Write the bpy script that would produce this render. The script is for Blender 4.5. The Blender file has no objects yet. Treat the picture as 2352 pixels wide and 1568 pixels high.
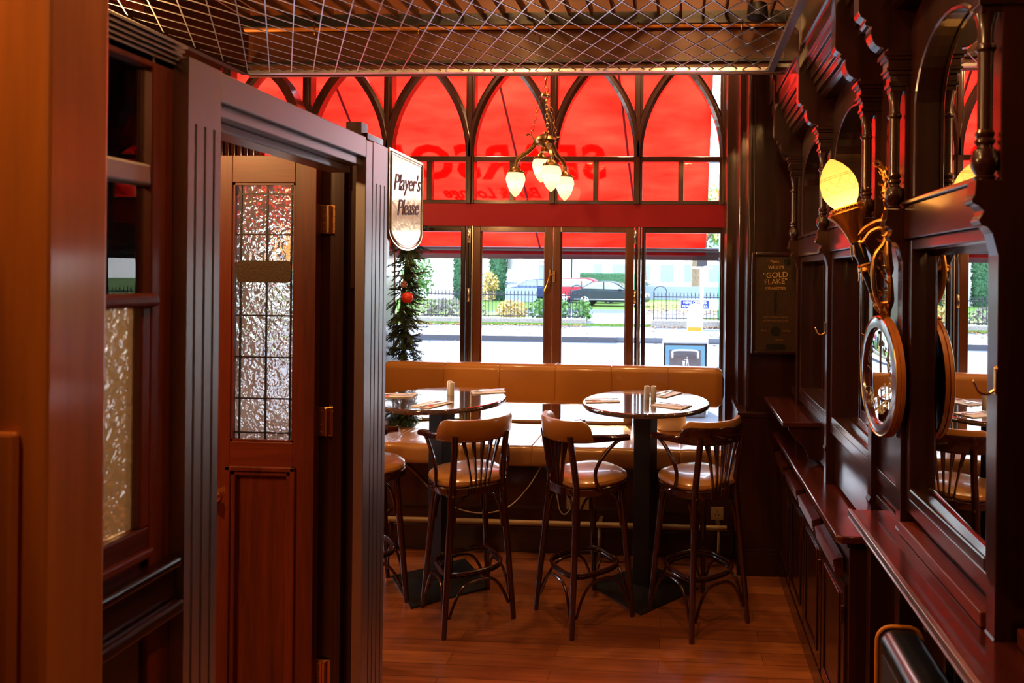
import bpy, math, random
from mathutils import Vector, Matrix
R = math.radians
PI = math.pi
sc = bpy.context.scene
COL = sc.collection

# ------------------------------------------------------------------ camera
cam = bpy.data.cameras.new('camera')
cam.sensor_width = 36.0
cam.lens = 1500.0 * 36.0 / 2352.0
cam.shift_x = -(1481.0 - 1176.0) / 2352.0
cam.shift_y = -(784.0 - 634.0) / 2352.0
cam.clip_start = 0.02
cam.clip_end = 400
cam.dof.use_dof = True
cam.dof.focus_distance = 3.6
cam.dof.aperture_fstop = 4.5
camo = bpy.data.objects.new('camera', cam)
COL.objects.link(camo)
camo.location = (0, 0, 1.75)
camo.rotation_euler = (Matrix.Rotation(R(3.0), 3, 'Z') @ Matrix.Rotation(R(90), 3, 'X') @ Matrix.Rotation(R(0.6), 3, 'Z')).to_euler()
sc.camera = camo

# ------------------------------------------------------------------ world and lights
w = bpy.data.worlds.new('sky'); sc.world = w; w.use_nodes = True
nt = w.node_tree; nt.nodes.clear()
wo = nt.nodes.new('ShaderNodeOutputWorld'); bg = nt.nodes.new('ShaderNodeBackground')
tc = nt.nodes.new('ShaderNodeTexCoord'); sx = nt.nodes.new('ShaderNodeSeparateXYZ'); rp = nt.nodes.new('ShaderNodeValToRGB')
nt.links.new(tc.outputs['Generated'], sx.inputs[0]); nt.links.new(sx.outputs['Z'], rp.inputs[0]); nt.links.new(rp.outputs[0], bg.inputs[0])
rp.color_ramp.elements[0].position = 0.0; rp.color_ramp.elements[0].color = (0.95, 0.97, 1.0, 1)
rp.color_ramp.elements[1].position = 0.6; rp.color_ramp.elements[1].color = (0.55, 0.72, 1.0, 1)
bg.inputs[1].default_value = 3.3
nt.links.new(bg.outputs[0], wo.inputs[0])

def light(name, kind, loc, energy, color=(1, 1, 1), size=0.1, rot=None, size_y=None, spread=None):
    l = bpy.data.lights.new(name, kind); l.energy = energy; l.color = color
    if kind == 'AREA':
        l.size = size
        if size_y: l.shape = 'RECTANGLE'; l.size_y = size_y
    elif kind == 'SUN': l.angle = size
    else: l.shadow_soft_size = size
    o = bpy.data.objects.new(name, l); COL.objects.link(o); o.location = loc
    if rot: o.rotation_euler = rot
    return o
def aim(o, d):
    o.rotation_euler = Vector(d).to_track_quat('-Z', 'Y').to_euler()
sun = light('sun', 'SUN', (0, 20, 30), 7.5, (1.0, 0.93, 0.82), R(2.5)); aim(sun, (0.28, -0.80, -0.60))
WARM = (1.0, 0.50, 0.17)
for (x, y, e) in ((0.1, 2.05, 15), (-1.1, 2.0, 15), (0.1, 0.9, 10), (-1.2, 0.9, 10)):      # bulbs above the mesh canopy
    light('canopy_bulb', 'POINT', (x, y, 3.25), e, WARM, 0.06)
for (x, y, z, e) in ((-1.15, 0.32, 2.9, 15), (-2.3, 1.0, 2.5, 22), (-2.9, 3.2, 2.2, 18)):   # ceiling lamps of the bar behind
    light('bar_ceiling_lamp', 'POINT', (x, y, z), e, WARM, 0.08)
for (x, e) in ((-1.7, 14), (-0.5, 15), (0.2, 10)):      # ceiling downlights between the canopy and the window
    light('downlight', 'POINT', (x, 3.95, 3.66), e, (1.0, 0.56, 0.24), 0.05)
pl = light('window_daylight', 'AREA', (-1.45, 4.78, 1.9), 1.0, size=4.0, size_y=2.6, rot=(R(90), 0, 0))
aim(pl, (0, -1, 0)); pl.data.cycles.is_portal = True

sc.view_settings.view_transform = 'Standard'
sc.view_settings.look = 'None'
sc.view_settings.gamma = 1.0
sc.view_settings.use_curve_mapping = False
sc.view_settings.exposure = 1.9
cy = sc.cycles
cy.max_bounces = 10; cy.transparent_max_bounces = 16; cy.glossy_bounces = 5; cy.diffuse_bounces = 4; cy.transmission_bounces = 8
cy.sample_clamp_indirect = 4.0
cy.blur_glossy = 0.6
cy.caustics_reflective = False; cy.caustics_refractive = False
cy.use_denoising = True

# ------------------------------------------------------------------ materials
MATS = {}
def mat(name):
    m = bpy.data.materials.new(name); m.use_nodes = True
    MATS[name] = m
    return m, m.node_tree, m.node_tree.nodes['Principled BSDF']
def noisebump(nt, b, scale, strength, dist=0.002, stretch=None, detail=4):
    tc = nt.nodes.new('ShaderNodeTexCoord'); n = nt.nodes.new('ShaderNodeTexNoise'); mp = nt.nodes.new('ShaderNodeMapping')
    nt.links.new(tc.outputs['Object'], mp.inputs[0]); nt.links.new(mp.outputs[0], n.inputs[0])
    if stretch: mp.inputs['Scale'].default_value = stretch
    n.inputs['Scale'].default_value = scale; n.inputs['Detail'].default_value = detail
    bp = nt.nodes.new('ShaderNodeBump'); bp.inputs['Strength'].default_value = strength; bp.inputs['Distance'].default_value = dist
    nt.links.new(n.outputs[0], bp.inputs['Height']); nt.links.new(bp.outputs[0], b.inputs['Normal'])
    return n
def plain(name, col, rough=0.5, metal=0.0, coat=0.0, spec=0.5, bump=None, emit=None, emit_s=0.0, var=0.0, sss=0):
    m, nt, b = mat(name)
    b.inputs['Base Color'].default_value = (*col, 1); b.inputs['Roughness'].default_value = rough
    b.inputs['Metallic'].default_value = metal; b.inputs['Coat Weight'].default_value = coat; b.inputs['Coat Roughness'].default_value = 0.08
    b.inputs['Specular IOR Level'].default_value = spec
    n = noisebump(nt, b, bump[0] if bump else 30, bump[1] if bump else 0.05)
    if var:
        cr = nt.nodes.new('ShaderNodeValToRGB'); cr.color_ramp.elements[0].position = .3; cr.color_ramp.elements[1].position = .7
        cr.color_ramp.elements[0].color = (*[c * (1 - var) for c in col], 1); cr.color_ramp.elements[1].color = (*[min(1, c * (1 + var)) for c in col], 1)
        nt.links.new(n.outputs[0], cr.inputs[0]); nt.links.new(cr.outputs[0], b.inputs['Base Color'])
    if emit:
        b.inputs['Emission Color'].default_value = (*emit, 1); b.inputs['Emission Strength'].default_value = emit_s
    return m
def wood(name, c0, c1, axis='z', rough=0.28, coat=0.6, coatr=0.12, scale=14, bump=0.12, cior=1.5):
    m, nt, b = mat(name)
    tc = nt.nodes.new('ShaderNodeTexCoord'); mp = nt.nodes.new('ShaderNodeMapping'); nt.links.new(tc.outputs['Object'], mp.inputs[0])
    s = {'x': (0.06, 1, 1), 'y': (1, 0.06, 1), 'z': (1, 1, 0.06)}[axis]; mp.inputs['Scale'].default_value = s
    n = nt.nodes.new('ShaderNodeTexNoise'); n.inputs['Scale'].default_value = scale; n.inputs['Detail'].default_value = 6; n.inputs['Distortion'].default_value = 0.6
    n2 = nt.nodes.new('ShaderNodeTexNoise'); n2.inputs['Scale'].default_value = scale * 9; n2.inputs['Detail'].default_value = 3
    nt.links.new(mp.outputs[0], n.inputs[0]); nt.links.new(mp.outputs[0], n2.inputs[0])
    mx = nt.nodes.new('ShaderNodeMath'); mx.operation = 'MULTIPLY_ADD'; mx.inputs[1].default_value = 0.35
    nt.links.new(n2.outputs[0], mx.inputs[0]); nt.links.new(n.outputs[0], mx.inputs[2])
    cr = nt.nodes.new('ShaderNodeValToRGB'); cr.color_ramp.elements[0].position = 0.45; cr.color_ramp.elements[1].position = 0.9
    cr.color_ramp.elements[0].color = (*c0, 1); cr.color_ramp.elements[1].color = (*c1, 1)
    nt.links.new(mx.outputs[0], cr.inputs[0]); nt.links.new(cr.outputs[0], b.inputs['Base Color'])
    b.inputs['Roughness'].default_value = rough; b.inputs['Coat Weight'].default_value = coat; b.inputs['Coat Roughness'].default_value = coatr; b.inputs['Coat IOR'].default_value = cior
    if cior > 2: b.inputs['IOR'].default_value = 3.2
    bp = nt.nodes.new('ShaderNodeBump'); bp.inputs['Strength'].default_value = bump; bp.inputs['Distance'].default_value = 0.001
    nt.links.new(mx.outputs[0], bp.inputs['Height']); nt.links.new(bp.outputs[0], b.inputs['Normal']); nt.links.new(bp.outputs[0], b.inputs['Coat Normal'])
    return m
DK0, DK1 = (0.014, 0.0030, 0.0022), (0.040, 0.008, 0.005)
RD0, RD1 = (0.065, 0.010, 0.004), (0.22, 0.033, 0.009)
for ax in 'xyz':
    wood('mahogany_' + ax, DK0, DK1, ax)
    wood('redwood_' + ax, RD0, RD1, ax, rough=0.4, coat=0.18)
wood('polished_partition', (0.030, 0.009, 0.008), (0.065, 0.020, 0.016), 'z', rough=0.42, coat=1.0, coatr=0.33, bump=0.25, cior=3.0)
wood('polished_partition_y', (0.030, 0.009, 0.008), (0.065, 0.020, 0.016), 'y', rough=0.42, coat=1.0, coatr=0.33, bump=0.25, cior=3.0)
wood('casement', (0.085, 0.024, 0.009), (0.17, 0.052, 0.019), 'z', rough=0.3, coat=0.4)
wood('stool_wood', (0.022, 0.005, 0.004), (0.060, 0.012, 0.009), 'z', rough=0.2, coat=0.9, coatr=0.06, bump=0.04)
wood('counter', (0.035, 0.006, 0.004), (0.095, 0.017, 0.010), 'y', rough=0.25, coat=0.8, coatr=0.10, bump=0.03)
wood('copper_board', (0.075, 0.017, 0.003), (0.16, 0.042, 0.007), 'x', rough=0.5, coat=0.12, coatr=0.3, scale=5)
wood('amber_wood', (0.28, 0.075, 0.012), (0.58, 0.18, 0.028), 'z', rough=0.4, coat=0.4, scale=6)
plain('leather', (0.46, 0.19, 0.035), 0.34, coat=0.35, bump=(220, 0.10))
plain('leather_seat', (0.50, 0.23, 0.060), 0.28, coat=0.5, bump=(9, 0.35))
plain('brass', (0.80, 0.45, 0.13), 0.24, 1.0, bump=(60, 0.06))
plain('antique_brass', (0.34, 0.20, 0.075), 0.34, 1.0, bump=(60, 0.2), var=0.4)
plain('gilt', (0.62, 0.33, 0.08), 0.30, 1.0, bump=(90, 0.5))
plain('steel', (0.75, 0.76, 0.78), 0.22, 1.0)
plain('aluminium', (0.62, 0.62, 0.64), 0.35, 1.0)
plain('mesh_metal', (0.55, 0.56, 0.60), 0.30, 1.0)
plain('black_metal', (0.012, 0.012, 0.014), 0.42, bump=(70, 0.5))
plain('black_plastic', (0.012, 0.011, 0.014), 0.30, coat=0.3)
plain('amber_rim', (0.75, 0.26, 0.03), 0.4)
plain('grille_black', (0.02, 0.018, 0.014), 0.6, bump=(500, 0.9))
plain('pipe_paint', (0.36, 0.22, 0.08), 0.4)
plain('beige_cable', (0.55, 0.42, 0.28), 0.5)
plain('socket_plastic', (0.40, 0.27, 0.12), 0.4)
plain('white_ceramic', (0.78, 0.75, 0.70), 0.25, coat=0.3)
plain('napkin', (0.90, 0.87, 0.85), 0.8)
plain('napkin_red', (0.65, 0.02, 0.02), 0.8)
plain('cream_tub', (0.78, 0.62, 0.50), 0.5)
plain('red_blind', (0.42, 0.006, 0.012), 0.55)
plain('red_trim', (0.26, 0.003, 0.010), 0.55, spec=0.25)
plain('needles', (0.055, 0.125, 0.045), 0.55, var=0.5)
plain('twig', (0.08, 0.045, 0.02), 0.8)
plain('bauble_red', (0.75, 0.05, 0.02), 0.35, bump=(300, 0.2))
plain('bauble_pink', (0.75, 0.35, 0.28), 0.3)
plain('green_cord', (0.05, 0.05, 0.05), 0.5)
plain('ceiling_dark', (0.030, 0.012, 0.007), 0.6)
plain('machine_paint', (0.055, 0.028, 0.012), 0.45, bump=(150, 0.4), var=0.4)
plain('machine_letter', (0.80, 0.52, 0.16), 0.4)
plain('machine_faded', (0.34, 0.18, 0.055), 0.5)
plain('slot_black', (0.004, 0.004, 0.004), 0.5)
plain('shade_cream', (0.9, 0.55, 0.18), 0.6, emit=(1.0, 0.50, 0.12), emit_s=0.35)
plain('bottle_green', (0.02, 0.07, 0.03), 0.1, coat=0.5)
plain('bottle_amber', (0.25, 0.09, 0.01), 0.1, coat=0.5)
plain('paper_label', (0.75, 0.68, 0.5), 0.7)
plain('asphalt', (0.074, 0.084, 0.102), 0.95, spec=0.06, bump=(40, 0.3), var=0.12)
plain('pavement', (0.088, 0.096, 0.114), 0.95, spec=0.06, bump=(30, 0.3), var=0.10)
plain('kerb', (0.035, 0.035, 0.045), 0.8)
plain('road_paint', (0.26, 0.26, 0.26), 0.9, spec=0.06)
plain('plinth_stone', (0.17, 0.155, 0.135), 0.85, bump=(20, 0.6), var=0.3)
plain('iron', (0.02, 0.02, 0.03), 0.7, spec=0.1)
plain('grass', (0.085, 0.145, 0.028), 0.95, spec=0.06, bump=(12, 0.9), var=0.35)
plain('leaf_green', (0.07, 0.15, 0.04), 0.9, spec=0.1, var=0.5)
plain('leaf_yellow', (0.36, 0.25, 0.06), 0.7, var=0.4)
plain('ivy', (0.035, 0.09, 0.045), 0.9, spec=0.1, bump=(10, 1.0), var=0.5)
plain('fallen_leaf', (0.26, 0.11, 0.035), 0.8, var=0.5)
plain('shrub_grey', (0.13, 0.115, 0.09), 0.8, var=0.4)
plain('stucco', (0.86, 0.85, 0.82), 0.8)
plain('stucco_line', (0.60, 0.60, 0.60), 0.8)
plain('house_glass', (0.18, 0.20, 0.18), 0.2)
plain('bark', (0.16, 0.115, 0.08), 0.9, bump=(6, 0.9), var=0.3)
plain('car_dark', (0.006, 0.014, 0.018), 0.5, spec=0.25, coat=0.0)
plain('car_red', (0.28, 0.010, 0.020), 0.5, spec=0.25, coat=0.0)
plain('car_blue', (0.012, 0.03, 0.09), 0.5, spec=0.25, coat=0.0)
plain('car_silver', (0.55, 0.58, 0.62), 0.3, coat=1.0)
plain('car_white', (0.8, 0.8, 0.82), 0.3, coat=1.0)
plain('car_glass', (0.08, 0.12, 0.12), 0.08, coat=1.0)
plain('tyre', (0.015, 0.015, 0.017), 0.8)
plain('bin_white', (0.75, 0.76, 0.77), 0.4)
plain('bin_blue', (0.16, 0.38, 0.50), 0.45)
plain('bin_grey', (0.13, 0.13, 0.14), 0.35, var=0.1)
plain('tower_white', (0.60, 0.60, 0.58), 0.4)
plain('yellow_paint', (0.45, 0.26, 0.02), 0.5)
plain('sign_blue', (0.010, 0.025, 0.16), 0.7, spec=0.2)
plain('pole_green', (0.04, 0.20, 0.15), 0.4)
plain('far_dark', (0.16, 0.20, 0.26), 0.6)
plain('awning_bar', (0.10, 0.10, 0.11), 0.4)

# tabletop granite
m, nt, b = mat('granite')
vt = nt.nodes.new('ShaderNodeTexVoronoi'); vt.inputs['Scale'].default_value = 260
tc = nt.nodes.new('ShaderNodeTexCoord'); nt.links.new(tc.outputs['Object'], vt.inputs[0])
cr = nt.nodes.new('ShaderNodeValToRGB'); cr.color_ramp.elements[0].color = (0.035, 0.018, 0.020, 1); cr.color_ramp.elements[1].color = (0.17, 0.12, 0.13, 1)
nt.links.new(vt.outputs['Color'], cr.inputs[0]); nt.links.new(cr.outputs[0], b.inputs['Base Color'])
b.inputs['Roughness'].default_value = 0.10; b.inputs['Coat Weight'].default_value = 1.0; b.inputs['Coat Roughness'].default_value = 0.03; b.inputs['Coat IOR'].default_value = 1.8

# parquet floor, boards across the room
m, nt, b = mat('floorboards')
tc = nt.nodes.new('ShaderNodeTexCoord'); mp = nt.nodes.new('ShaderNodeMapping'); nt.links.new(tc.outputs['Object'], mp.inputs[0])
br = nt.nodes.new('ShaderNodeTexBrick'); br.inputs['Scale'].default_value = 1.0; br.inputs['Brick Width'].default_value = 0.95; br.inputs['Row Height'].default_value = 0.095
br.inputs['Mortar Size'].default_value = 0.0012; br.inputs['Color1'].default_value = (0.42, 0.13, 0.036, 1); br.inputs['Color2'].default_value = (0.27, 0.070, 0.020, 1); br.inputs['Mortar'].default_value = (0.05, 0.012, 0.005, 1)
br.inputs['Bias'].default_value = 0.0
nt.links.new(mp.outputs[0], br.inputs[0])
n = nt.nodes.new('ShaderNodeTexNoise'); mp2 = nt.nodes.new('ShaderNodeMapping'); mp2.inputs['Scale'].default_value = (1.2, 22, 1); nt.links.new(tc.outputs['Object'], mp2.inputs[0]); nt.links.new(mp2.outputs[0], n.inputs[0]); n.inputs['Scale'].default_value = 2.2; n.inputs['Detail'].default_value = 6
mx = nt.nodes.new('ShaderNodeMix'); mx.data_type = 'RGBA'; mx.blend_type = 'MULTIPLY'; mx.inputs[0].default_value = 0.7
cr = nt.nodes.new('ShaderNodeValToRGB'); cr.color_ramp.elements[0].position = 0.3; cr.color_ramp.elements[0].color = (0.45, 0.4, 0.4, 1); cr.color_ramp.elements[1].position = 0.65
nt.links.new(n.outputs[0], cr.inputs[0]); nt.links.new(br.outputs[0], mx.inputs[6]); nt.links.new(cr.outputs[0], mx.inputs[7]); nt.links.new(mx.outputs[2], b.inputs['Base Color'])
b.inputs['Roughness'].default_value = 0.33; b.inputs['Coat Weight'].default_value = 0.35; b.inputs['Coat Roughness'].default_value = 0.18
bp = nt.nodes.new('ShaderNodeBump'); bp.inputs['Strength'].default_value = 0.15; bp.inputs['Distance'].default_value = 0.001; nt.links.new(n.outputs[0], bp.inputs['Height']); nt.links.new(bp.outputs[0], b.inputs['Normal'])

# clear pane: mostly see-through with a fresnel reflection
def pane_mat(name, tint=(1, 1, 1), ior=1.45):
    m = bpy.data.materials.new(name); m.use_nodes = True; nt = m.node_tree; nt.nodes.clear(); MATS[name] = m
    o = nt.nodes.new('ShaderNodeOutputMaterial'); t = nt.nodes.new('ShaderNodeBsdfTransparent'); g = nt.nodes.new('ShaderNodeBsdfGlossy'); f = nt.nodes.new('ShaderNodeFresnel'); x = nt.nodes.new('ShaderNodeMixShader')
    g.inputs['Roughness'].default_value = 0.0; f.inputs[0].default_value = ior; t.inputs[0].default_value = (*tint, 1)
    nt.links.new(f.outputs[0], x.inputs[0]); nt.links.new(t.outputs[0], x.inputs[1]); nt.links.new(g.outputs[0], x.inputs[2]); nt.links.new(x.outputs[0], o.inputs[0])
pane_mat('clear_pane')
pane_mat('tinted_pane', (0.8, 0.85, 0.8))
# mirror
m, nt, b = mat('mirror'); b.inputs['Base Color'].default_value = (0.86, 0.88, 0.88, 1); b.inputs['Metallic'].default_value = 1; b.inputs['Roughness'].default_value = 0.0
m, nt, b = mat('sign_mirror'); b.inputs['Base Color'].default_value = (0.86, 0.88, 0.90, 1); b.inputs['Metallic'].default_value = 1; b.inputs['Roughness'].default_value = 0.03
# hammered glass
def hammered(name, scale, tint, strength=0.9):
    m, nt, b = mat(name)
    b.inputs['Base Color'].default_value = (*tint, 1); b.inputs['Transmission Weight'].default_value = 0.96; b.inputs['Roughness'].default_value = 0.03; b.inputs['IOR'].default_value = 1.5
    tc = nt.nodes.new('ShaderNodeTexCoord'); nz = nt.nodes.new('ShaderNodeTexNoise'); nz.inputs['Scale'].default_value = scale * .5
    va = nt.nodes.new('ShaderNodeMix'); va.data_type = 'RGBA'; va.inputs[0].default_value = 0.06
    nt.links.new(tc.outputs['Object'], nz.inputs[0]); nt.links.new(tc.outputs['Object'], va.inputs[6]); nt.links.new(nz.outputs['Color'], va.inputs[7])
    v = nt.nodes.new('ShaderNodeTexVoronoi'); v.feature = 'SMOOTH_F1'; v.inputs['Scale'].default_value = scale; v.inputs['Smoothness'].default_value = 0.5
    nt.links.new(va.outputs[2], v.inputs[0])
    bp = nt.nodes.new('ShaderNodeBump'); bp.inputs['Strength'].default_value = strength; bp.inputs['Distance'].default_value = 0.0045
    nt.links.new(v.outputs['Distance'], bp.inputs['Height']); nt.links.new(bp.outputs[0], b.inputs['Normal'])
    tr = nt.nodes.new('ShaderNodeBsdfTranslucent'); tr.inputs[0].default_value = (0.8, 0.8, 0.76, 1); nt.links.new(bp.outputs[0], tr.inputs[1])
    mxs = nt.nodes.new('ShaderNodeMixShader'); mxs.inputs[0].default_value = 0.26
    out = nt.nodes['Material Output']
    nt.links.new(b.outputs[0], mxs.inputs[1]); nt.links.new(tr.outputs[0], mxs.inputs[2]); nt.links.new(mxs.outputs[0], out.inputs[0])
hammered('hammered_glass', 46, (0.95, 0.96, 0.93))
# translucent cloths and lamp glass
def cloth(name, col, tcol, mixf=0.6, nscale=2.0, amount=0.25, em=None):
    m = bpy.data.materials.new(name); m.use_nodes = True; nt = m.node_tree; nt.nodes.clear(); MATS[name] = m
    o = nt.nodes.new('ShaderNodeOutputMaterial'); d = nt.nodes.new('ShaderNodeBsdfDiffuse'); t = nt.nodes.new('ShaderNodeBsdfTranslucent'); x = nt.nodes.new('ShaderNodeMixShader')
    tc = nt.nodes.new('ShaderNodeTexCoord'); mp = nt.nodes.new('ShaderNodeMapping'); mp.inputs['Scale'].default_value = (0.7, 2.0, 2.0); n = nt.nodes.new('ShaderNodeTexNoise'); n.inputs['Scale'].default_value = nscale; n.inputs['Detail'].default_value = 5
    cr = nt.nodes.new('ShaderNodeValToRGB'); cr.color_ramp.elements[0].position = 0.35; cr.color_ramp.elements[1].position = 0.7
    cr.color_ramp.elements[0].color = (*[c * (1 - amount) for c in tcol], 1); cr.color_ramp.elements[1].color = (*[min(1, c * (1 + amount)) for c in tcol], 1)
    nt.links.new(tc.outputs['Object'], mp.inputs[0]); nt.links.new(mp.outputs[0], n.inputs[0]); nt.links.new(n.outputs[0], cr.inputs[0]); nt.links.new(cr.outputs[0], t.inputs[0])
    d.inputs[0].default_value = (*col, 1); x.inputs[0].default_value = mixf
    nt.links.new(d.outputs[0], x.inputs[1]); nt.links.new(t.outputs[0], x.inputs[2])
    last = x
    if em:
        e = nt.nodes.new('ShaderNodeEmission'); e.inputs[0].default_value = (*em[0], 1); e.inputs[1].default_value = em[1]
        a = nt.nodes.new('ShaderNodeAddShader'); nt.links.new(x.outputs[0], a.inputs[0]); nt.links.new(e.outputs[0], a.inputs[1]); last = a
    nt.links.new(last.outputs[0], o.inputs[0])
cloth('awning_red', (0.45, 0.02, 0.015), (0.80, 0.105, 0.075), 0.7, 2.2, 0.35)  # noise streaks put soft light and shade on the cloth into its colour
cloth('awning_letter', (0.40, 0.03, 0.03), (0.85, 0.10, 0.075), 0.9, 2, 0.1)
cloth('globe_glass', (0.75, 0.66, 0.50), (0.62, 0.54, 0.44), 0.6, 30, 0.05, ((1.0, 0.70, 0.38), 0.07))
cloth('torch_glass', (0.9, 0.75, 0.4), (0.60, 0.36, 0.15), 0.7, 30, 0.05, ((1.0, 0.42, 0.06), 0.10))
plain('bulb', (1, 1, 1), 0.5, emit=(1.0, 0.84, 0.60), emit_s=7)
M = MATS

# ------------------------------------------------------------------ mesh helpers
class MB:
    def __init__(s): s.v = []; s.f = []; s.sm = []
    def add(s, vs, fs, smooth=False):
        n = len(s.v); s.v += [tuple(v) for v in vs]; s.f += [tuple(i + n for i in f) for f in fs]; s.sm += [smooth] * len(fs); return s
    def box(s, x0, x1, y0, y1, z0, z1):
        x0, x1 = sorted((x0, x1)); y0, y1 = sorted((y0, y1)); z0, z1 = sorted((z0, z1))
        return s.add([(x0, y0, z0), (x1, y0, z0), (x1, y1, z0), (x0, y1, z0), (x0, y0, z1), (x1, y0, z1), (x1, y1, z1), (x0, y1, z1)],
                     [(0, 3, 2, 1), (4, 5, 6, 7), (0, 1, 5, 4), (1, 2, 6, 5), (2, 3, 7, 6), (3, 0, 4, 7)])
    def prism(s, poly, axis, a0, a1, smooth=False):
        # poly in the two other axes (x,y,z order), extruded along axis
        def P(p, a): return {'x': (a, p[0], p[1]), 'y': (p[0], a, p[1]), 'z': (p[0], p[1], a)}[axis]
        n = len(poly); vs = [P(p, a0) for p in poly] + [P(p, a1) for p in poly]
        fs = [(i, (i + 1) % n, (i + 1) % n + n, i + n) for i in range(n)]
        s.add(vs, fs, smooth); k = len(s.v) - 2 * n
        s.f += [tuple(k + i for i in range(n))[::-1], tuple(k + n + i for i in range(n))]; s.sm += [False, False]
        return s
    def tube(s, pts, r, seg=8, closed=False, flat=None):
        pts = [Vector(p) for p in pts]; n = len(pts); rr = r if isinstance(r, (list, tuple)) else [r] * n
        vs = []; up = None
        for i, p in enumerate(pts):
            if closed: t = pts[(i + 1) % n] - pts[i - 1]
            else: t = pts[min(i + 1, n - 1)] - pts[max(i - 1, 0)]
            t.normalize()
            if up is None:
                up = Vector((0, 0, 1)) if abs(t.z) < 0.9 else Vector((1, 0, 0))
            a = t.cross(up); a.normalize(); bb = a.cross(t); bb.normalize(); up = bb
            for k in range(seg):
                th = 2 * PI * k / seg; c, q = math.cos(th), math.sin(th)
                vs.append(p + a * (c * rr[i]) + bb * (q * rr[i] * (flat or 1)))
        fs = []
        m = n if closed else n - 1
        for i in range(m):
            for k in range(seg):
                j = (i + 1) % n
                fs.append((i * seg + k, i * seg + (k + 1) % seg, j * seg + (k + 1) % seg, j * seg + k))
        s.add(vs, fs, True)
        if not closed:
            k = len(s.v) - n * seg
            s.f += [tuple(k + i for i in range(seg))[::-1], tuple(k + (n - 1) * seg + i for i in range(seg))]; s.sm += [False, False]
        return s
    def lathe(s, prof, c=(0, 0, 0), seg=20, mtx=None, a0=0, a1=2 * PI):
        c = Vector(c); vs = []; full = abs(a1 - a0 - 2 * PI) < 1e-6; cols = seg if full else seg + 1
        for (r, z) in prof:
            for k in range(cols):
                th = a0 + (a1 - a0) * k / seg; v = Vector((r * math.cos(th), r * math.sin(th), z))
                if mtx: v = mtx @ v
                vs.append(c + v)
        fs = []
        for i in range(len(prof) - 1):
            for k in range(seg):
                k2 = (k + 1) % cols
                fs.append((i * cols + k, i * cols + k2, (i + 1) * cols + k2, (i + 1) * cols + k))
        return s.add(vs, fs, True)
    def bar(s, p, q, w, h, up=(0, 0, 1)):
        p = Vector(p); q = Vector(q); t = (q - p).normalized(); u = Vector(up)
        a = t.cross(u).normalized(); bb = a.cross(t).normalized()
        vs = [e + a * (i * w / 2) + bb * (j * h / 2) for e in (p, q) for (i, j) in ((-1, -1), (1, -1), (1, 1), (-1, 1))]
        return s.add(vs, [(0, 1, 2, 3), (7, 6, 5, 4), (0, 4, 5, 1), (1, 5, 6, 2), (2, 6, 7, 3), (3, 7, 4, 0)])
    def sweep(s, path, sec, closed=False, normal=(0, 0, 1), smooth=True):
        # section points (a across, b along 'normal') swept on a planar path
        N = Vector(normal); pts = [Vector(p) for p in path]; n = len(pts); m = len(sec); vs = []
        for i, p in enumerate(pts):
            if closed: t = (pts[(i + 1) % n] - pts[i - 1]).normalized()
            else: t = (pts[min(i + 1, n - 1)] - pts[max(i - 1, 0)]).normalized()
            a = t.cross(N).normalized()
            vs += [p + a * u + N * v for (u, v) in sec]
        fs = []
        for i in range(n if closed else n - 1):
            j = (i + 1) % n
            for k in range(m): fs.append((i * m + k, i * m + (k + 1) % m, j * m + (k + 1) % m, j * m + k))
        s.add(vs, fs, smooth)
        if not closed:
            k = len(s.v) - n * m
            s.f += [tuple(k + i for i in range(m)), tuple(k + (n - 1) * m + i for i in range(m))[::-1]]; s.sm += [False, False]
        return s

def setp(o, label=None, cat=None, group=None, kind=None):
    if label: o['label'] = label
    if cat: o['category'] = cat
    if group: o['group'] = group
    if kind: o['kind'] = kind
    return o
def woff(o):
    v = Vector((0, 0, 0))
    while o is not None: v = v + o.location; o = o.parent
    return v
def thing(name, loc, label=None, cat=None, group=None, kind=None):
    o = bpy.data.objects.new(name, None); COL.objects.link(o); o.location = loc; o.empty_display_size = 0.1
    return setp(o, label, cat, group, kind)
def obj(name, mb, m, parent=None, bevel=0, seg=2, sub=0, label=None, cat=None, group=None, kind=None, local=False, auto=True):
    vs = [Vector(v) for v in mb.v]
    if parent is None and not local:
        mn = [min(v[i] for v in vs) for i in range(3)]; mx = [max(v[i] for v in vs) for i in range(3)]
        off = Vector(((mn[0] + mx[0]) / 2, (mn[1] + mx[1]) / 2, mn[2])); loc = off
    else:
        off = Vector((0, 0, 0)) if local else woff(parent); loc = Vector((0, 0, 0))
    me = bpy.data.meshes.new(name); me.from_pydata([v - off for v in vs], [], mb.f); me.update()
    me.polygons.foreach_set('use_smooth', mb.sm)
    import bmesh
    bm = bmesh.new(); bm.from_mesh(me); bmesh.ops.recalc_face_normals(bm, faces=bm.faces)
    for e in bm.edges:
        if len(e.link_faces) == 2 and e.calc_face_angle(0) > R(32): e.smooth = False
    bm.to_mesh(me); bm.free()
    me.materials.append(M[m] if isinstance(m, str) else m)
    o = bpy.data.objects.new(name, me); COL.objects.link(o); o.location = loc
    if parent is not None: o.parent = parent
    if bevel:
        b = o.modifiers.new('bevel', 'BEVEL'); b.width = bevel; b.segments = seg; b.limit_method = 'ANGLE'; b.angle_limit = R(40)
    if sub:
        b = o.modifiers.new('sub', 'SUBSURF'); b.levels = sub; b.render_levels = sub
    if label or cat or group or kind: setp(o, label, cat, group, kind)
    return o
def boxobj(name, b, m, parent=None, **k): return obj(name, MB().box(*b), m, parent, **k)
def struct(name, mb, m, **k): return obj(name, mb, m, kind='structure', **k)
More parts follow.
